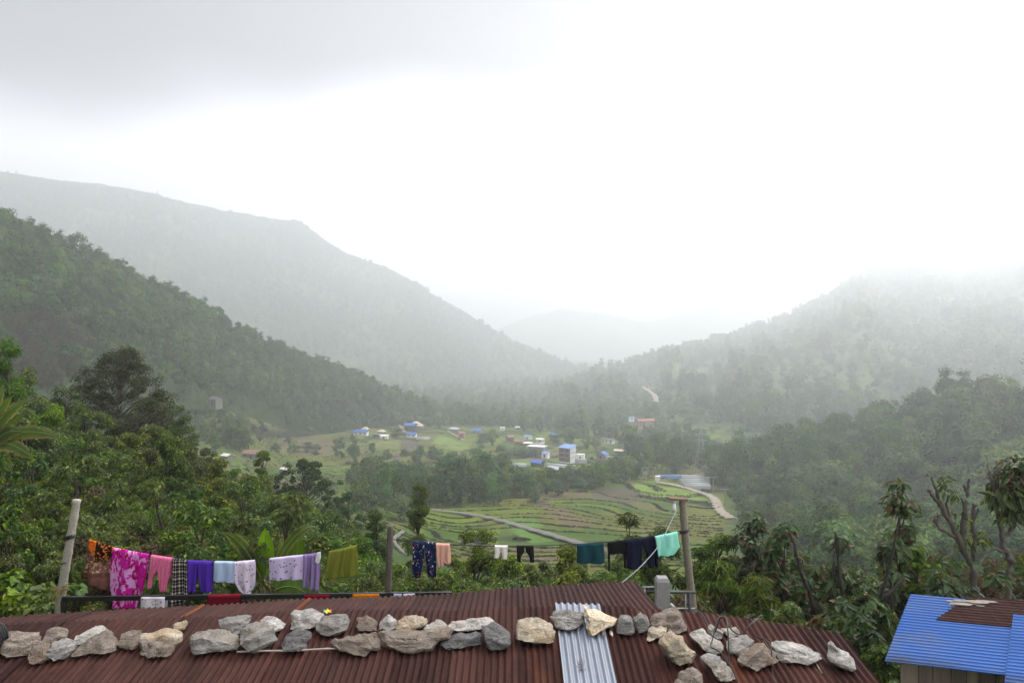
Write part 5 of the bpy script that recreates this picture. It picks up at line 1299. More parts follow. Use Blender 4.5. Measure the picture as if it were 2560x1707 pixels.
# --- roads, lattice tower, line poles
def road(name, pts, w, mat, on=None, up=.35, jog=.0):
    P = [hit(*p) if on is None else on(*p) for p in pts]; Q = []
    for i in range(len(P)-1):
        for t in np.linspace(0,1,14)[:-1]:
            p0 = P[max(i-1,0)]; a = P[i]; b = P[i+1]; p3 = P[min(i+2,len(P)-1)]
            Q.append(.5*((2*a)+(b-p0)*t+(2*p0-5*a+4*b-p3)*t*t+(3*a-p0-3*b+p3)*t**3))
    Q.append(P[-1]); G = []
    for i, q in enumerate(Q):
        d = (Q[min(i+1,len(Q)-1)]-Q[max(i-1,0)]); d.z = 0; d.normalize(); s = Vector((d.y,-d.x,0)); row = []
        ww = w*(1+.2*math.sin(i*.9)+.12*math.sin(i*2.3))
        for k in np.linspace(-1,1,7):
            p = q+s*k*ww*.5; z = (Hs(p.x,p.y) if on is None else p.z) + up - .25*(abs(k) > .9) - .08*(abs(k) < .2); row.append((p.x,p.y,z))
        G.append(row)
    o = link(name, grid_mesh(name, np.array(G)), mat); tag(o, kind='structure'); return o
t = NT('dirt_road'); v = t.co('Object'); n = t.noise(v, .8, 5, .7)
M_DIRT = t.done(t.bsdf(t.mix(n, (.17,.145,.11), (.33,.295,.235)), .95, .1))
t = NT('gravel_road'); v = t.co('Object'); n = t.noise(v, .8, 5, .7)
M_GRAV = t.done(t.bsdf(t.mix(n, (.10,.093,.08), (.20,.188,.165)), .95, .1))
road('road', [(1080,1276),(1105,1279),(1150,1283),(1200,1290),(1260,1304),(1310,1319),(1370,1336),(1430,1354),(1500,1372)], 2.4, M_GRAV)
road('road', [(1640,1206),(1670,1210),(1697,1216),(1722,1222),(1746,1230),(1770,1238),(1787,1249),(1793,1262),(1798,1274),(1812,1286),(1830,1297)], 3.2, M_DIRT)
road('path', [(1008,1330),(985,1350),(1000,1376),(1018,1392)], .7, M_GRAV)
road('path', [(1548,1150),(1535,1160),(1552,1170),(1560,1176)], 2.4, M_DIRT)
road('path', [(998,1062),(1004,1072),(1014,1082)], 2.0, M_DIRT)
road('path', [(1120,1078),(1140,1090),(1160,1101)], 1.6, M_DIRT)
road('path', [(1607,968),(1625,980),(1638,992),(1640,1006)], 4.5, M_DIRT, on=lambda x, y: at(x, y, 640-(y-968)*1.2), up=1.0)

M_STEEL = mat_plain('galvanised_steel', (.30,.32,.34), .5, .4, .2, 2)
def pylon(px, ytop, ybase, label, Y=None):
    g = hit(px, ybase) if Y is None else at(px, ybase, Y); h = (ybase-ytop)/F*g.y; rt = empty('lattice_tower', g); tag(rt, label, 'pylon', 'electricity pylons')
    b = h*.11; mb = MB(); lv = np.linspace(0,1,9); wd = lambda t: b*(1-t)**1.3+h*.012
    for sx in (-1,1):
        for sy in (-1,1): mb.tube([(sx*wd(t), sy*wd(t), t*h) for t in lv], .07, 4)
    for i in range(8):
        a, c = lv[i], lv[i+1]
        for s in (-1,1):
            mb.tube([(-wd(a), s*wd(a), a*h), (wd(c), s*wd(c), c*h)], .035, 3); mb.tube([(wd(a), s*wd(a), a*h), (-wd(c), s*wd(c), c*h)], .035, 3)
            mb.tube([(s*wd(a), -wd(a), a*h), (s*wd(c), wd(c), c*h)], .035, 3)
    mb.build('lattice', M_STEEL, rt)
    for t in (.70,.82,.94):
        mb = MB(); mb.tube([(-h*.12,0,t*h),(0,0,t*h+.6),(h*.12,0,t*h)], .1, 4); mb.build('cross_arm', M_STEEL, rt)
pylon(1752, 1064, 1188, 'grey lattice pylon rising from the trees above the polytunnels')
for px, yt, yb, lab, Y in ((1785,838,872,'left of two faint pylons on the right-hand ridge',1130),(1806,846,876,'right of two faint pylons on the right-hand ridge',1140)): pylon(px, yt, yb, lab, Y)
def tpole(px, yt, yb, label, two=False, Y=None):
    g = hit(px, yb); h = (yb-yt)/F*g.y; rt = empty('power_pole', g); tag(rt, label, 'pole', 'power poles in the valley')
    for s in ((-1,1) if two else (0,)):
        mb = MB(); mb.tube([(s*1.1,0,-.3),(s*1.1,0,h)], [.14,.1], 6); mb.build('shaft', W['grey'], rt)
    mb = MB()
    for z in ((h*.93,h*.72) if two else (h*.95,)):
        mb = MB(); mb.box((-1.6,-.07,z),(1.6,.07,z+.14)); mb.build('cross_arm', M_STEEL, rt)
    if two:
        mb = MB(); mb.box((-.8,-.45,h*.42),(.8,.45,h*.64)); mb.build('transformer', W['grey'], rt)
tpole(1613,1168,1202,'pair of pale poles carrying a transformer at the end of the field',True)
tpole(1783,1192,1232,'thin pole on the outside of the road bend')
tpole(1812,1222,1262,'thin pole beyond the road bend below the spur')
# ------------------------------------------------------------------ trees and plants near the viewpoint
def sp(shape, base, leaf, asp, cols, alt, altp, cover=3.2, droop=.2, big=False, twig=0, bark=(.075,.062,.05), flat=.75, name='broadleaf_tree', mat=None, dens=1.0, upb=.6, trunk=1.0, limbs=True):
    return dict(shape=shape, base=base, leaf=leaf, asp=asp, cols=cols, alt=alt, altp=altp, cover=cover, droop=droop, big=big, twig=twig, bark=bark, flat=flat, name=name, mat=mat, dens=dens, upb=upb, trunk=trunk, limbs=limbs)
NEAR = {
 'olive':  sp('ellipsoid', .10, .15, .5, G_OLIVE, G_LIT, .18, twig=1),
 'mid':    sp('dome', .06, .15, .5, G_MID, G_LIT, .14, twig=1),
 'dark':   sp('dome', .12, .2, .6, (.022,.066,.014), G_MID, .15, name='dark_tree', dens=1.3),
 'column': sp('column', .14, .14, .5, (.082,.105,.022), G_LIT, .3, name='column_tree', dens=1.6, cover=3.6),
 'spread': sp('ellipsoid', .22, .15, .45, (.040,.060,.014), (.09,.10,.022), .22, cover=2.9, twig=2, bark=(.20,.18,.15), flat=.8, name='spreading_tree', trunk=1.5, dens=2.4),
 'bright': sp('ellipsoid', .1, .17, .55, (.085,.13,.02), G_BRIGHT, .35, name='bright_tree'),
 'thin':   sp('column', .25, .14, .5, (.06,.105,.02), G_BRIGHT, .25, name='slender_tree', cover=2.4),
 'bushy':  sp('dome', .03, .10, .5, (.062,.090,.02), G_LIT, .28, name='leafy_bush', dens=2.2),
 'russet': sp('dome', .06, .12, .5, (.07,.058,.024), (.085,.034,.022), .25, cover=1.8, twig=1, name='russet_bush', dens=1.5),
 'weed':   sp('dome', .03, .15, .8, (.075,.13,.022), G_BRIGHT, .3, cover=3, droop=.3, big=True, name='leafy_weed', limbs=False, dens=5),
 'loquat': sp('ellipsoid', .1, .20, .24, (.052,.085,.018), (.095,.12,.022), .35, cover=3.4, droop=.12, big=True, name='glossy_tree', mat='g', dens=3.0, upb=.25),
 'russetleaf': sp('ellipsoid', .12, .19, .44, (.046,.078,.02), (.10,.05,.026), .16, cover=3.4, droop=.2, big=True, name='large_leaved_shrub', mat='g', dens=3, upb=.5, bark=(.06,.05,.042)),
 'greyleaf': sp('ellipsoid', .12, .21, .46, (.042,.074,.022), (.09,.06,.026), .12, cover=3.4, droop=.25, big=True, name='large_leaved_shrub', mat='g', dens=2.6, upb=.5, bark=(.06,.05,.042)),
 'tuft':   sp('column', .2, .21, .45, (.044,.07,.022), (.105,.055,.026), .22, cover=2.8, droop=.22, big=True, name='large_leaved_tree', mat='g', dens=3, upb=.5, bark=(.06,.05,.042)),
 'fern':   sp('dome', .04, .18, .18, (.068,.11,.018), (.12,.14,.02), .35, cover=3.0, droop=.4, big=True, name='feathery_shrub', dens=3, mat='g'),
}
def grow(kind, w, h, Y, seed):
    q = NEAR[kind]; l = max(q['leaf'], 1.7/683*Y); asp = q['asp']; area = w*h*.72; la = l*l*asp*(.62 if q['big'] else .5)
    N = q['cover']*area/la; cap = 9000 if q['big'] else 24000
    if N > cap: l *= math.sqrt(N/cap); N = cap
    nc = int(min(150, max(22, w*h*1.7*q['dens']))); cl = (.95 if kind == 'spread' else .66)*math.sqrt(area/nc)
    return make_tree(seed, q['shape'], h - cl*.5, max(w - cl*1.1, w*.55), h*q['base'], nc, N/nc, l, asp, q['cols'], clr=cl, droop=q['droop'], big=q['big'], alt=q['alt'], altp=q['altp'], upb=q['upb'],
                     twig=q['twig'], flat=q['flat'], trunk_r=(.03+.013*h)*q['trunk'], bark=q['bark'], limbs=q['limbs'])
_seed = [400]
def plant(kind, px, ytop, wpx, Y, label, cat='tree', group=None, name=None, sink=.15, minh=None):
    X = (px-CX)/F*Y; top = (CY-ytop)/F*Y; g = Hs(X, Y)-sink; h = max(top-g, .6); w = wpx/F*Y
    if minh: g = max(g, top-minh); h = top-g
    _seed[0] += 1; q = NEAR[kind]; mb, tb = grow(kind, w, h, Y, _seed[0])
    rt = empty(name or q['name'], (X, Y, g), random.uniform(-.4, .4)); tag(rt, label, cat, group)
    mb.build('crown', M_GLOSS if q['mat'] else M_LEAF, rt); tb.build('trunk', M_BARK, rt, True)
    return rt
class Pat(Kind):
    def __init__(s, kind, w, h, Y, seed): Kind.__init__(s, NEAR[kind]['name'], grow(kind, w, h, Y, seed), h, w, M_GLOSS if NEAR[kind]['mat'] else M_LEAF)
PAT = {k: Pat(k, w, h, Y, 900+i) for i, (k, w, h, Y) in enumerate([('bushy',2.6,2.4,22),('russet',2.2,2.4,22),('fern',2.0,1.8,16),('greyleaf',2.2,2.4,16),('mid',3.2,4.0,34),('olive',3.0,4.2,34),('weed',1.6,1.3,15)])}

# --- left: the wooded slope, back to front
plant('spread', 300, 872, 255, 46, 'big spreading dark tree with pale branches showing through its crown')
plant('spread', 395, 985, 190, 50, 'lower spreading dark tree just right of and below the one with pale branches')
plant('mid', 60, 905, 130, 38, 'yellow-green tree top at the left edge above the banana plant')
plant('thin', 22, 842, 120, 30, 'thin yellowish tree reaching highest at the left edge')
plant('mid', 165, 955, 150, 42, 'small tree with paler leaves between the left edge and the spreading tree')
plant('olive', 215, 1010, 170, 40, 'rounded olive tree below the spreading dark tree')
plant('bright', 130, 1000, 110, 33, 'big-leaved bright green tree beside the left banana plant')
plant('olive', 445, 1062, 180, 56, 'dark olive tree at the right shoulder of the left slope')
plant('mid', 350, 1090, 210, 36, 'bushy yellow-green tree in the middle of the left slope')
plant('olive', 470, 1135, 190, 34, 'olive tree with mossy limbs right of the bushy yellow-green one')
plant('column', 655, 1128, 78, 62, 'narrow upright yellow-green tree with its top before the brown-roofed house')
plant('dark', 762, 1146, 225, 72, 'large dense dark green tree beneath the tilted white roof')
plant('dark', 870, 1230, 110, 66, 'dark tree at the lower right of the large dense one', name='dark_tree')
plant('olive', 585, 1170, 130, 60, 'dull olive tree between the left slope and the narrow upright tree')
plant('russet', 560, 1210, 110, 44, 'brownish half-bare tree left of the bright leafy tree', cat='tree')
plant('bright', 672, 1232, 96, 36, 'bright yellow-green leafy tree above the banana clump')
plant('mid', 745, 1245, 120, 42, 'pale olive tree right of the bright leafy tree')
plant('mid', 800, 1300, 130, 34, 'low olive tree behind the olive trousers')
plant('olive', 870, 1302, 100, 36, 'brownish-yellow tree left of the middle pole')
plant('thin', 942, 1268, 84, 32, 'fresh green slender tree just left of the middle pole')
plant('mid', 905, 1330, 110, 27, 'dark undergrowth tree behind the middle pole')
plant('column', 1046, 1208, 92, 42, 'lone tall tree standing up over the fields right of the middle pole')
plant('olive', 150, 1120, 190, 30, 'tangled olive tree behind the leaning bamboo pole')
plant('olive', 300, 1190, 230, 26, 'tangled dark tree above the shawl and the magenta cloth')
plant('mid', 60, 1120, 160, 24, 'mixed bushy tree under the left banana plant')
plant('mid', 430, 1240, 180, 24, 'dark bushy tree above the pink leggings')
plant('olive', 545, 1280, 150, 27, 'brown-stemmed olive tree above the violet trousers')
plant('russet', 240, 1215, 120, 21, 'russet shrub above the shawl', cat='shrub')
plant('bushy', 60, 1310, 210, 17, 'dense green bush at the left edge beyond the pole', cat='bush')
plant('bushy', 330, 1330, 180, 18, 'green bush right behind the magenta cloth', cat='bush')
plant('bushy', 480, 1350, 150, 17, 'low green bush behind the violet trousers', cat='bush')
plant('bushy', 840, 1420, 140, 17, 'yellowish bush to the left of the foot of the middle pole', cat='bush')
plant('bushy', 930, 1430, 120, 16, 'dark bush at the foot of the middle pole', cat='bush')
# --- middle: round bushes below the fields
plant('bushy', 1190, 1318, 190, 24, 'large round bush below the field road')
plant('bushy', 1100, 1420, 170, 18, 'low bush under the patterned navy trousers', cat='bush')
plant('bushy', 1270, 1385, 130, 21, 'small bush between the two pairs of tiny shorts', cat='bush')
plant('bright', 1360, 1405, 60, 22, 'little bright green sapling behind the black shorts')
plant('bushy', 1330, 1420, 130, 17, 'bush under the small black shorts', cat='bush')
plant('bushy', 1430, 1360, 140, 19, 'feathery bush left of the dark teal cloth', cat='bush')
plant('bushy', 1210, 1440, 150, 16, 'lowest bush touching the ridge of the rusty roof', cat='bush')
plant('bushy', 1420, 1430, 120, 15, 'bush directly under the dark teal cloth', cat='bush')
# --- right: glossy and large-leaved shrubs
plant('loquat', 1573, 1284, 95, 19, 'glossy-leaved tree head above the black top')
plant('loquat', 1650, 1315, 150, 17, 'glossy bush behind the mint shirt', cat='bush')
plant('loquat', 1790, 1295, 150, 17.5, 'glossy yellow-green tree right of the mossy pole')
plant('loquat', 1560, 1400, 170, 15.5, 'dark glossy bush below the midnight trousers', cat='bush')
plant('russetleaf', 1885, 1285, 140, 17, 'large-leaved russet-topped shrub right of the glossy yellow-green tree', cat='shrub')
plant('russetleaf', 1960, 1312, 150, 16, 'large-leaved shrub with a leaning bare stem', cat='shrub')
plant('greyleaf', 2085, 1318, 150, 15.5, 'grey-green large-leaved shrub with a russet tip', cat='shrub')
plant('tuft', 2250, 1200, 120, 15.5, 'tall thin tree with drooping russet leaves left of the lopped tree')
plant('greyleaf', 2230, 1340, 170, 14.5, 'broad shrub of drooping grey-green leaves under the tall thin tree', cat='shrub')
plant('bright', 2292, 1355, 95, 15, 'lime green sprout beside the lopped tree')
plant('greyleaf', 2370, 1420, 190, 14.5, 'dark drooping shrub behind the blue roof', cat='shrub')
plant('russetleaf', 2500, 1430, 160, 14.0, 'russet shrub at the right edge above the blue roof', cat='shrub')
plant('fern', 1800, 1400, 190, 15, 'feathery yellow-green shrub right of the mossy pole foot', cat='shrub')
plant('fern', 1900, 1440, 150, 14, 'feathery dark shrub above the right end of the rusty roof', cat='shrub')
plant('bushy', 1975, 1500, 130, 12.5, 'fresh green low bush touching the right end of the rusty roof', cat='bush')
plant('greyleaf', 2150, 1470, 190, 12.8, 'dark large-leaved shrub left of the blue roof', cat='shrub')
plant('bushy', 2110, 1545, 120, 11.6, 'low green bush between the two roofs', cat='bush')
plant('greyleaf', 2165, 1530, 110, 11.2, 'shrub of hanging dark leaves at the corner of the blue roof', cat='shrub')
plant('bushy', 2200, 1600, 130, 10.2, 'undergrowth bush beneath the corner of the blue roof', cat='bush', minh=2.2)
# leafy weeds at the left edge
for i, (px, yt, w, Y) in enumerate([(30,1425,150,13.4),(105,1452,120,13.0),(15,1470,130,12.6),(70,1490,120,12.5),(185,1445,110,13.4),(120,1500,90,12.4)]):
    plant('weed', px, yt, w, Y, 'broad-leaved bright green weed at the left edge by the bamboo pole', 'plant', 'weeds beside the bamboo pole', minh=1.4)
for i, (px, yt, w, Y) in enumerate([(350,1400,110,14.5),(420,1415,110,14.2),(505,1425,120,14.4),(560,1420,130,14.8),(640,1450,120,14),(700,1440,120,14.5),(770,1455,110,14),(860,1455,110,14.2)]):
    plant('weed', px, yt, w, Y, 'broad-leaved weed growing behind the handrail', 'plant', 'weeds behind the handrail', minh=1.4)

# --- the leaning bare stems and lopped trees on the right
def limb_tree(name, paths, Y, label, r0, leaves=None, bark=(.12,.105,.085), kind='glossy', lm=None):
    b = paths[0][0]; base = at(b[0], b[1], Y); g = Hs(base.x, base.y); foot = Vector((base.x, Y, min(g, base.z)-.2)); rt = empty(name, foot); tag(rt, label, 'tree')
    mb = MB(); r = np.random.default_rng(int(b[0]))
    for i, (pp, ra, rb) in enumerate(paths_with_r(paths, r0)):
        P = [at(x, y, Y + dz) - foot for x, y, dz in pp]
        if i == 0: P = [Vector((0,0,0))] + P
        Q = []
        for k in range(len(P)-1):
            for t in np.linspace(0,1,5)[:-1]: Q.append(P[k].lerp(P[k+1], t) + Vector(r.normal(size=3)*ra*.22))
        Q.append(P[-1]); mb.tube(Q, [ra+(rb-ra)*k/(len(Q)-1)*1.0 + ra*.18*r.normal() for k in range(len(Q))], 8, np.array(bark)*(.8+.4*r.random()))
    mb.build('trunk', M_BARK, rt, True)
    if leaves:
        mb = MB()
        for px, py, rad, n, sz, col, alt in leaves:
            c = np.array(at(px, py, Y) - foot); rr = rad/F*Y
            d = unit(r.normal(size=(n,3))); p = c + d*rr*r.random((n,1))**.5
            add_leaves(mb, p, unit(d*.6+np.array([0,0,.5])+r.normal(size=(n,3))*.4), unit(d+r.normal(size=(n,3))*.4), sz*(.7+.6*r.random(n)), .36, palette(n, col, r, .3, alt, .25), .15, .4, True)
        mb.build('crown', lm or M_GLOSS, rt)
    return rt
def paths_with_r(paths, r0):
    out = []
    for i, p in enumerate(paths):
        rel = p[-1] if isinstance(p[-1], float) else 1.0; pts = p[:-1] if isinstance(p[-1], float) else p
        n = len(pts); out.append(([(q[0], q[1], (q[2] if len(q) > 2 else 0)) for q in pts], r0*rel, r0*rel*.42))
    return out
limb_tree('lopped_tree', [
   [(2440,1500),(2438,1450),(2425,1405),(2412,1370)],
   [(2425,1405),(2400,1352),(2375,1300),(2352,1262),(2335,1240),(2320,1222),.72],[(2352,1262),(2345,1235),(2332,1205),(2328,1193),.34],[(2375,1300),(2366,1262),(2372,1238),.3],
   [(2412,1370),(2408,1310),(2414,1262),(2418,1228),(2410,1212),.62],[(2418,1228),(2421,1205),(2424,1196),.3],[(2414,1262),(2402,1245),.28],
   [(2430,1400),(2434,1350),(2432,1300),(2436,1262),(2432,1258),.55],[(2434,1300),(2446,1270),.28],
   [(2400,1352),(2375,1335),(2350,1322),(2340,1305),(2345,1290),(2356,1284),.42],[(2340,1305),(2334,1300),(2340,1287),.22],[(2425,1405),(2400,1372),(2385,1362),.3]],
   14.6, 'lopped tree with thick bare stubby branches behind the blue roof', .10,
   [(2366,1212,26,40,.17,(.05,.075,.02),(.09,.12,.02)),(2385,1240,20,24,.15,(.05,.075,.02),G_LIT),(2420,1350,30,40,.15,(.06,.08,.02),G_LIT),(2400,1300,26,22,.14,(.05,.07,.02),G_LIT),(2455,1345,22,24,.15,(.05,.07,.02),G_LIT)])
limb_tree('glossy_tree', [
   [(2520,1500),(2520,1440),(2528,1400),(2512,1370),(2504,1345),(2530,1318)],
   [(2504,1345),(2500,1300),(2492,1262),(2484,1225),(2476,1190),.6],[(2530,1318),(2545,1290),(2548,1262),.6],[(2512,1380),(2490,1372),(2462,1382),(2440,1405),.4],
   [(2484,1225),(2478,1200),(2470,1168),(2466,1140),.22],[(2478,1200),(2490,1165),(2494,1150),.2],[(2478,1195),(2500,1172),.16],
   [(2512,1370),(2505,1420),(2500,1465),.12],[(2504,1350),(2490,1390),(2488,1440),.1],[(2508,1352),(2494,1405),(2497,1460),.1]],
   14.4, 'glossy green tree with a twisted grey trunk at the right edge', .085,
   [(2530,1195,52,150,.22,(.042,.068,.018),(.07,.045,.02)),(2500,1235,42,100,.22,(.05,.08,.018),(.10,.125,.02)),(2550,1250,48,130,.22,(.055,.085,.018),(.13,.15,.02)),(2520,1280,36,80,.2,(.045,.07,.018),(.10,.125,.02)),(2560,1170,36,80,.22,(.042,.068,.018),(.08,.05,.02))], bark=(.16,.14,.12))
limb_tree('bare_stem', [[(2046,1560),(2030,1500),(2012,1450),(1998,1420),(1990,1390)],[(1990,1390),(1985,1352),(1970,1330),.6],[(1998,1420),(2010,1392),.4]], 15.0, 'dark leaning tree stem above the right end of the rusty roof', .06, bark=(.06,.05,.042))
limb_tree('bare_stem', [[(2085,1610),(2120,1580),(2165,1530),(2198,1500)],[(2198,1500),(2240,1470),(2262,1440),.7],[(2120,1580),(2110,1520),(2100,1440),(2092,1350),(2086,1330),.8],[(2198,1500),(2216,1440),(2232,1380),(2240,1330),(2250,1290),.6]], 13.8, 'dark crooked trunk slanting up left of the blue roof', .065, bark=(.045,.04,.035))

# --- banana plants
def banana(name, loc, label, leaves, Y, stem=None, cols=((.045,.085,.018),(.16,.27,.02))):
    """leaves: (base px,py) -> (tip px,py), width px, lift, colour mix, tear, y offset"""
    c = at(*loc, Y); g = Hs(c.x, c.y); rt = empty(name, (c.x, Y, min(g, c.z-.4)-.1)); tag(rt, label, 'banana plant'); o = Vector(rt.location)
    mb = MB(); P = [Vector((0,0,0)), (c-o)*.5+Vector((.04,0,0)), c-o]; mb.tube(P, [.13,.10,.06], 10, (.16,.15,.07)); mb.build('stem', M_BARK, rt, True)
    r = np.random.default_rng(int(loc[0])+107)
    for (bx,by),(tx,ty), wpx, lift, mixc, tear, dy in leaves:
        a = at(bx,by,Y)-o; b = at(tx,ty,Y+dy)-o; mid = (a+b)/2 + Vector((0,0,lift)); w = wpx/F*Y*.5; n = 26
        mb = MB(); pts = []
        for t in np.linspace(0,1,n): pts.append(a*(1-t)**2 + mid*2*t*(1-t) + b*t*t)
        d0 = (b-a).normalized(); view = Vector((0,-1,.35)); s0 = d0.cross(view).normalized()
        # a blade can face us flat or hang edge-on: turn it about its rib
        col = np.array(cols[0])*(1-mixc) + np.array(cols[1])*mixc
        for sgn in (-1,1):
            k = 0
            while k < n-1:
                L_ = min(n-1-k, 2 + int(r.random()*(3 if tear else 12))); tw = r.normal()*.25*tear; V = []; m = L_+1
                for q in range(m):
                    t = (k+q)/(n-1); prof = max(.02, (1-(1-min(t/.25,1))**2)*(1-max(0,(t-.45)/.55)**2.2)); ww = w*prof*(1-.18*tear*r.random())
                    s = s0*sgn; dn = Vector((0,0,-1))*(.25+tw); gap = .06*tear*(q == 0 or q == m-1)
                    p = pts[k+q]; V.append(p + Vector((0,.0,0)))
                    e = p + s*ww*.55 + dn*ww*.10 + d0*0; V.append(e)
                    e2 = p + s*ww*(1-gap) + dn*ww*.42 + d0*(gap*.4*w*(1 if q == 0 else -1)); V.append(e2)
                cc = col*(.85+.3*r.random())
                C = np.stack([cc*1.15, cc, cc*(.9 if r.random() > .25*tear else 1) if True else cc]*m)
                if tear > .6: C[2::3] = np.array([.20,.15,.06])*(.7+.6*r.random())
                fs = []
                for q in range(m-1):
                    i = q*3; fs += [(i,i+1,i+4,i+3),(i+1,i+2,i+5,i+4)]
                mb.add([tuple(v) for v in V], fs, C); k += L_
        lf = mb.build('leaf', M_BAN, rt)
        rb = MB(); rb.tube(pts, [.022*(1-.8*i/(n-1)) for i in range(n)], 5, (.20,.24,.07)); rb.build('midrib', M_BAN, lf)
    return rt
M_BAN = mat_leaf('banana_leaf', .42, .4, .4, hue=.01, val=.1, sat=.1)
banana('banana_plant', (668,1452), 'banana plant with one bright upright new leaf behind the printed washing', [
   ((664,1445),(663,1318),44,.10,1.0,.05,-.1), ((660,1450),(632,1350),30,.22,.0,.7,.1), ((655,1450),(556,1330),34,.42,.0,.8,-.2),
   ((650,1445),(586,1330),36,.30,.05,.4,.3), ((640,1460),(598,1365),46,.15,.12,.2,-.1), ((672,1450),(790,1316),30,.6,.1,.8,.4)], 14.0)
banana('banana_plant', (738,1455), 'second banana plant with dark hanging leaves and dry tips', [
   ((735,1450),(716,1352),44,.15,.3,.1,.1), ((740,1445),(745,1330),46,.05,.05,.5,0), ((742,1445),(752,1390),30,.1,.4,.9,-.1), ((736,1452),(700,1350),34,.2,.5,.1,.3),
   ((742,1460),(928,1436),40,.25,.1,.5,.2), ((735,1462),(880,1500),52,.35,.0,.7,-.3), ((730,1465),(775,1492),40,.15,.1,.6,-.2)], 14.6)
banana('banana_plant', (700,1480), 'low young banana plant whose broad leaf bends over the handrail', [((690,1475),(770,1486),60,.22,.15,.2,-.3), ((700,1475),(716,1430),46,.08,.1,.3,.1), ((705,1478),(830,1500),44,.3,.05,.6,-.1)], 13.2)
banana('banana_plant', (-30,1120), 'ragged banana plant at the left edge of the photo', [
   ((-30,1100),(72,995),32,.35,.1,.7,0), ((-30,1100),(60,1035),36,.1,.3,.5,.2), ((-30,1085),(30,990),30,.25,.05,.7,-.2), ((-25,1105),(158,1098),34,.55,.1,.8,.1),
   ((-20,1110),(56,1080),44,.35,.05,.9,-.1), ((-20,1115),(84,1148),40,.45,.0,1.0,-.2), ((-30,1090),(10,960),26,.2,.05,.7,.3), ((-30,1120),(30,1180),40,.3,.1,.9,0)], 21.0, cols=((.05,.085,.022),(.11,.18,.022)))

# ------------------------------------------------------------------ undergrowth: what nobody could count
r2 = np.random.default_rng(31)
def ground_pts(n, Y0, Y1, p0, p1, keep=None):
    Y = np.exp(r2.uniform(math.log(Y0), math.log(Y1), n)); px = r2.uniform(p0, p1, n); X = (px-CX)/F*Y
    Z = H(X, Y); k = np.ones(n, bool) if keep is None else keep(px, CY-F*Z/Y, X, Y)
    return np.stack([X,Y,Z], 1)[k]
P = ground_pts(900, 13.6, 30, -250, 960)
scatter('undergrowth', P-[0,0,.15], sizes(len(P), r2, .35, .85), [PAT['bushy'],PAT['bushy'],PAT['weed'],PAT['bushy'],PAT['mid'],PAT['fern'],PAT['bushy'],PAT['russet']], 'tangled green undergrowth on the near slope behind the washing', 'undergrowth', 12)
P = ground_pts(700, 28, 95, -300, 960)
scatter('undergrowth', P-[0,0,.2], sizes(len(P), r2, .5, 1.0), [PAT['mid'],PAT['olive'],PAT['bushy'],PAT['mid']], 'mixed scrub between the trees of the left slope', 'undergrowth', 16)
P = ground_pts(900, 13.4, 42, 950, 1580)
scatter('undergrowth', P-[0,0,.3], sizes(len(P), r2, .35, .8), [PAT['bushy'],PAT['weed'],PAT['bushy']], 'low bushes on the slope below the washing line', 'undergrowth', 13)
n = 170; Y_ = r2.uniform(16, 48, n); p_ = r2.uniform(955, 1600, n); X_ = (p_-CX)/F*Y_; g_ = H(X_, Y_); t_ = (CY - r2.uniform(1392, 1475, n))/F*Y_
k_ = np.clip((t_-g_)/4.1, .3, 2.2); P = np.stack([X_, Y_, g_], 1)
scatter('undergrowth', P-[0,0,.2], np.stack([k_*.55+.35, k_*.55+.35, k_], 1), [PAT['mid'],PAT['olive'],PAT['mid']], 'leafy thicket filling the slope between the rusty roof and the fields', 'undergrowth', 17)
n = 150; Y_ = r2.uniform(15, 30, n); p_ = r2.uniform(1760, 2640, n); X_ = (p_-CX)/F*Y_; g_ = H(X_, Y_); t_ = (CY - r2.uniform(1345, 1500, n))/F*Y_
k_ = np.clip((t_-g_)/2.6, .3, 2.4); P = np.stack([X_, Y_, g_], 1)
scatter('undergrowth', P-[0,0,.2], np.stack([k_*.5+.35, k_*.5+.35, k_], 1), [PAT['russet'],PAT['bushy'],PAT['greyleaf'],PAT['russet'],PAT['bushy']], 'brownish olive thicket between the large-leaved shrubs at the right', 'undergrowth', 18)
P = ground_pts(900, 12.2, 75, 1560, 2750)
scatter('undergrowth', P-[0,0,.25], sizes(len(P), r2, .5, .95), [PAT['bushy'],PAT['fern'],PAT['greyleaf'],PAT['russet'],PAT['greyleaf'],PAT['bushy']], 'mixed shrubs and weeds on the slope at the right', 'undergrowth', 14)
P = np.array([(x, y, Hs(x, y)) for x, y in [(random.uniform(4.1,4.7), random.uniform(7.6,9.2)) for _ in range(22)] + [(random.uniform(3.0,6.0), random.uniform(10.4,12.4)) for _ in range(40)]])
scatter('undergrowth', P-[0,0,.1], sizes(len(P), r2, .4, .8), [PAT['bushy'],PAT['weed']], 'weeds filling the gap between the two sheds', 'undergrowth', 15)

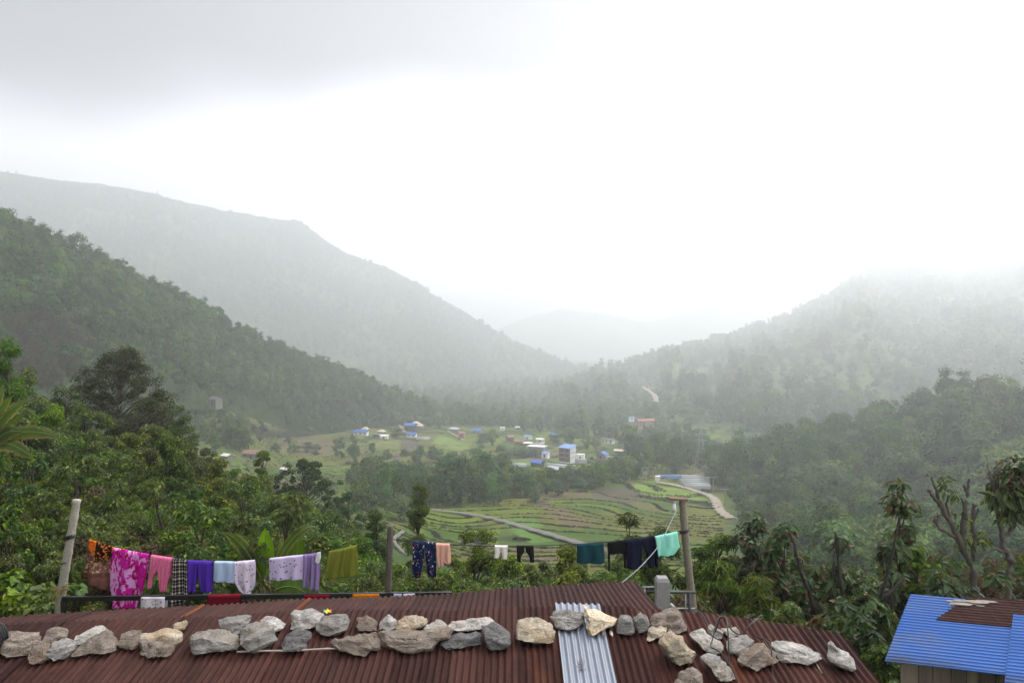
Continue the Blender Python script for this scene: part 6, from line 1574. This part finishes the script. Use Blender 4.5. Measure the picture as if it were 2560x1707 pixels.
# --- valley trees: individuals among the fields
VT = [(840,1140,34,18),(854,1146,46,16),(884,1142,46,22),(931,1140,30,14),(886,1160,40,20),(1050,1143,26,22),(1080,1148,26,24),(1100,1150,24,22),(968,1146,20,18),(1010,1142,18,18),
      (1205,1120,30,26),(1230,1112,34,24),(770,1130,20,26),(790,1135,22,24),(735,1128,22,24),(690,1130,20,22),(1135,1150,18,18),(1160,1152,20,20),(985,1066,16,22),(954,1062,18,20),
      (995,1092,20,28),(1070,1068,22,26),(1100,1070,22,20),(1310,1078,40,24),(1350,1080,30,22),(1420,1090,46,40),(1450,1092,54,34),(1400,1086,30,30),(1390,1105,26,36),(1425,1110,34,40),
      (1500,1100,44,30),(1530,1096,34,30),(1560,1112,40,30),(1580,1120,50,34),(1470,1120,26,26),(1490,1124,28,24),(1575,1160,60,32),(1600,1165,64,36),(1640,1172,84,44),(1665,1180,90,50),(1690,1182,70,40),
      (1620,1180,60,30),(1555,1172,34,30),(1540,1180,40,34),(1590,1196,60,36),(1565,1200,56,40),(1530,1205,44,40),(1500,1215,50,46),(1475,1222,46,40),(1450,1228,30,34),(1700,1176,66,36),(1715,1170,80,34),
      (1370,1222,44,40),(1345,1235,54,46),(1315,1240,48,40),(1395,1235,30,30),(1290,1238,60,50),(1250,1246,80,54),(1215,1250,120,70),(1180,1256,110,56),(1150,1262,120,60),(1115,1264,130,66),(1075,1262,90,50),
      (1040,1262,70,44),(1010,1262,80,44),(985,1264,90,48),(960,1268,100,46),(930,1272,80,44),(905,1275,90,44),(1235,1262,50,40),(1160,1240,90,44),(1100,1235,90,50),(1050,1232,60,40),(1000,1225,60,40),(960,1222,50,40),
      (1335,1250,20,20),(1340,1256,30,24),(1200,1200,60,50),(1190,1170,40,34),(1130,1195,40,34),(1160,1215,56,40),(1000,1300,60,54),(1255,1198,50,40),(1275,1222,50,40),(930,1235,50,36),
      (1330,1142,16,30),(1300,1140,20,36),(1275,1142,22,34),(1255,1140,22,30),(1545,1164,26,20),(1556,1166,22,24),(560,1112,40,44),(590,1122,60,50),(612,1128,44,36),(540,1126,34,34),(650,1100,14,18),(720,1110,14,18)]
VL = {0:'small round tree among the valley fields', 1:'dark hazy tree in the belt of wood between the fields and the village', 2:'tall dark tree in the grove left of the dirt road'}
for i, (px, yb, hp, wp) in enumerate(VT):
    g = hit(px, yb); h = hp/F*g.y*1.15; w = wp/F*g.y*1.2
    if hp > 70: h *= .78; w *= .85
    k = K_FAR[[0,2,1,4,0,3][i % 6]]
    c = 2 if (1500 <= px <= 1720 and yb > 1155 and hp > 40) else (1 if hp > 40 and yb > 1190 else 0)
    k.plant((g.x, g.y, g.z-.3), h, w, VL[c], 'tree', ('trees dotted among the fields', 'trees in the belt of wood', 'trees in the grove by the dirt road')[c], 'valley_tree')
# the closed belts between them
def belt(poly, n, s0, s1, label, seed):
    xs = [p[0] for p in poly]; ys = [p[1] for p in poly]; px = r2.uniform(min(xs), max(xs), n*3); py = r2.uniform(min(ys), max(ys), n*3)
    k = in_poly(px, py, poly); pts = np.array([tuple(hit(x, y)) for x, y in zip(px[k][:n], py[k][:n])])
    scatter('woodland', pts-[0,0,.4], sizes(len(pts), r2, s0, s1), K_FAR, label, 'wood', seed)
belt([(880,1190),(1000,1175),(1180,1165),(1300,1190),(1320,1232),(1200,1252),(1000,1262),(900,1268)], 95, .6, 1.2, 'dark belt of wood across the valley below the village fields', 21)
belt([(1260,1190),(1480,1188),(1640,1172),(1600,1196),(1480,1218),(1340,1238),(1300,1236)], 90, .4, .8, 'scrub along the edge of the terraced field', 22)
belt([(1180,1045),(1330,1050),(1500,1068),(1620,1080),(1720,1090),(1800,1130),(1800,1180),(1700,1160),(1560,1100),(1440,1082),(1250,1064)], 240, .7, 1.3, 'hazy wood behind the village at the foot of the right hill', 23)
belt([(1790,1180),(2650,1235),(2650,1470),(2000,1460),(1840,1290)], 560, .5, 1.1, 'hazy wood in the hollow below the right-hand spur', 24)
belt([(420,960),(560,1000),(760,1050),(760,1072),(560,1100),(430,1110)], 170, .35, .85, 'scattered scrub on the left-hand field slope', 25)
Y_ = np.exp(r2.uniform(math.log(560), math.log(1500), 2600)); p_ = r2.uniform(760, 1560, 2600); X_ = (p_-CX)/F*Y_
P = np.stack([X_, Y_, H(X_, Y_)], 1)
scatter('woodland', P-[0,0,.5], sizes(len(P), r2, .8, 1.8), K_FAR, 'misty wood at the head of the valley beyond the village', 'wood', 27)
# bushes along the risers of the terraces
Xg, Yg, Zg, riser, reg, GPX, GPY = GI
cand = (riser > .78) & (reg > .8) & (Yg < 430) & (GPY < 1420) & (GPX > 600) & (GPX < 1830)
ii = np.argwhere(cand); ii = ii[r2.permutation(len(ii))[:14000]]
P = np.array([(Xg[a,b], Yg[a,b], Zg[a,b]) for a, b in ii])
s = sizes(len(P), r2, .12, .27); s[:,:2] *= 1.35; s[:,2] *= .7
K_TUFT = [Kind('tussock', make_tree(150+i, 'dome', 2.4, 3.2, .0, 16, 26, .45, .5, c, clr=.7, limbs=False, trunk_r=.05), 2.4, 3.2, M_FAR) for i, c in enumerate([(.026,.042,.014),(.034,.042,.016),(.024,.036,.013)])]
scatter('hedgerow', P-[0,0,.1], s, K_TUFT, 'dark tussocks along the edges of the field terraces', 'tussocks', 26)
# ------------------------------------------------------------------ sky, sun, camera
SUN_AZ, SUN_EL = 42.0, 50.0
def make_world():
    w = bpy.data.worlds.new('World'); S.world = w; w.use_nodes = True
    nt = w.node_tree; nt.nodes.clear()
    N = lambda t, **k: (lambda n: ([setattr(n, a, b) for a, b in k.items()], n)[1])(nt.nodes.new(t))
    L = nt.links.new
    def M(op, a, b=0.0, c=None):
        n = N('ShaderNodeMath', operation=op)
        for i, v in enumerate((a, b) if c is None else (a, b, c)):
            if hasattr(v, 'links'): L(v, n.inputs[i])
            else: n.inputs[i].default_value = v
        return n.outputs[0]
    def MR(v, a, b, c=0.0, d=1.0):
        n = N('ShaderNodeMapRange', interpolation_type='SMOOTHSTEP')
        L(v, n.inputs['Value'])
        for k, x in (('From Min',a),('From Max',b),('To Min',c),('To Max',d)): n.inputs[k].default_value = x
        return n.outputs['Result']
    out = N('ShaderNodeOutputWorld'); bg = N('ShaderNodeBackground'); bg.inputs['Strength'].default_value = .1
    sky = N('ShaderNodeTexSky', sky_type='NISHITA'); sky.sun_disc = False
    sky.sun_elevation = R(SUN_EL); sky.sun_rotation = R(SUN_AZ); sky.dust_density = 3.0
    tc = N('ShaderNodeTexCoord'); sp = N('ShaderNodeSeparateXYZ'); L(tc.outputs['Generated'], sp.inputs[0])
    x, y, z = sp.outputs
    zz = M('MAXIMUM', z, .03)
    # a cloud sheet: project the view direction on a plane overhead
    cb = N('ShaderNodeCombineXYZ'); L(M('DIVIDE', x, M('ADD', zz, .22)), cb.inputs[0]); L(M('DIVIDE', y, M('ADD', zz, .22)), cb.inputs[1])
    no = N('ShaderNodeTexNoise'); no.inputs['Scale'].default_value = .75; no.inputs['Detail'].default_value = 3.5; no.inputs['Roughness'].default_value = .45; no.inputs['Distortion'].default_value = .5
    L(cb.outputs[0], no.inputs['Vector'])
    n = M('SUBTRACT', no.outputs['Fac'], .5)
    # heavy cloud towards the upper left, thin bright cloud round the sun and low over the valley
    s = M('ADD', M('ADD', z, M('MULTIPLY', x, -.11)), M('MULTIPLY', n, .30))
    heavy = M('MULTIPLY', MR(s, .25, .40), MR(z, .5, .8, 1.0, .35))  # heavy cloud thinned overhead, out of view, to keep the light up
    sd = Vector((math.sin(R(SUN_AZ))*math.cos(R(SUN_EL)), math.cos(R(SUN_AZ))*math.cos(R(SUN_EL)), math.sin(R(SUN_EL))))
    dt = M('ADD', M('ADD', M('MULTIPLY', x, sd.x), M('MULTIPLY', y, sd.y)), M('MULTIPLY', z, sd.z))
    glow = M('MULTIPLY', MR(dt, .35, 1.0), SKY_GLOW)
    lum = M('ADD', SKY_BASE, glow)
    lum = M('MULTIPLY', lum, M('SUBTRACT', 1.0, M('MULTIPLY', heavy, .97)))
    lum = M('MULTIPLY', lum, M('ADD', 1.0, M('MULTIPLY', n, .5)))
    lum = M('MULTIPLY', lum, MR(y, -.6, .45, 1.7, 1.0))  # sky behind the camera brightened as unseen fill for faces turned this way
    cc = N('ShaderNodeMix', data_type='RGBA'); L(heavy, cc.inputs[0])
    cc.inputs[6].default_value = (1.0, .995, .985, 1); cc.inputs[7].default_value = (1.0, .95, 1.12, 1)
    sc = N('ShaderNodeVectorMath', operation='SCALE'); L(cc.outputs[2], sc.inputs[0]); L(lum, sc.inputs[3])
    mx = N('ShaderNodeMix', data_type='RGBA'); mx.inputs[0].default_value = .975
    L(sky.outputs[0], mx.inputs[6]); L(sc.outputs[0], mx.inputs[7])
    L(mx.outputs[2], bg.inputs[0]); L(bg.outputs[0], out.inputs[0])
    l = bpy.data.lights.new('sun', 'SUN'); l.energy = SUN_E; l.angle = R(11); l.color = (1, .95, .87)
    o = bpy.data.objects.new('sun', l); COL.objects.link(o); o.rotation_euler = sd.to_track_quat('Z', 'Y').to_euler()
    o.location = (0, 0, 60)
SKY_BASE, SKY_GLOW, SUN_E = 5.6, 17.0, 1.15
make_world()
cam = bpy.data.cameras.new('camera'); cam.lens = 24; cam.sensor_width = 36; cam.clip_start = .1; cam.clip_end = 12000
co = bpy.data.objects.new('camera', cam); COL.objects.link(co); co.rotation_euler = (R(90), 0, 0); S.camera = co
S.render.engine = 'CYCLES'
cy = S.cycles
cy.use_denoising = True
try: cy.denoiser = 'OPENIMAGEDENOISE'
except Exception: pass
cy.max_bounces = 5; cy.diffuse_bounces = 2; cy.glossy_bounces = 2; cy.transmission_bounces = 3; cy.volume_bounces = 5; cy.transparent_max_bounces = 8
cy.sample_clamp_indirect = 4
S.view_settings.view_transform = 'Standard'; S.view_settings.look = 'None'; S.view_settings.exposure = 1.22; S.view_settings.gamma = 1
S.render.film_transparent = False
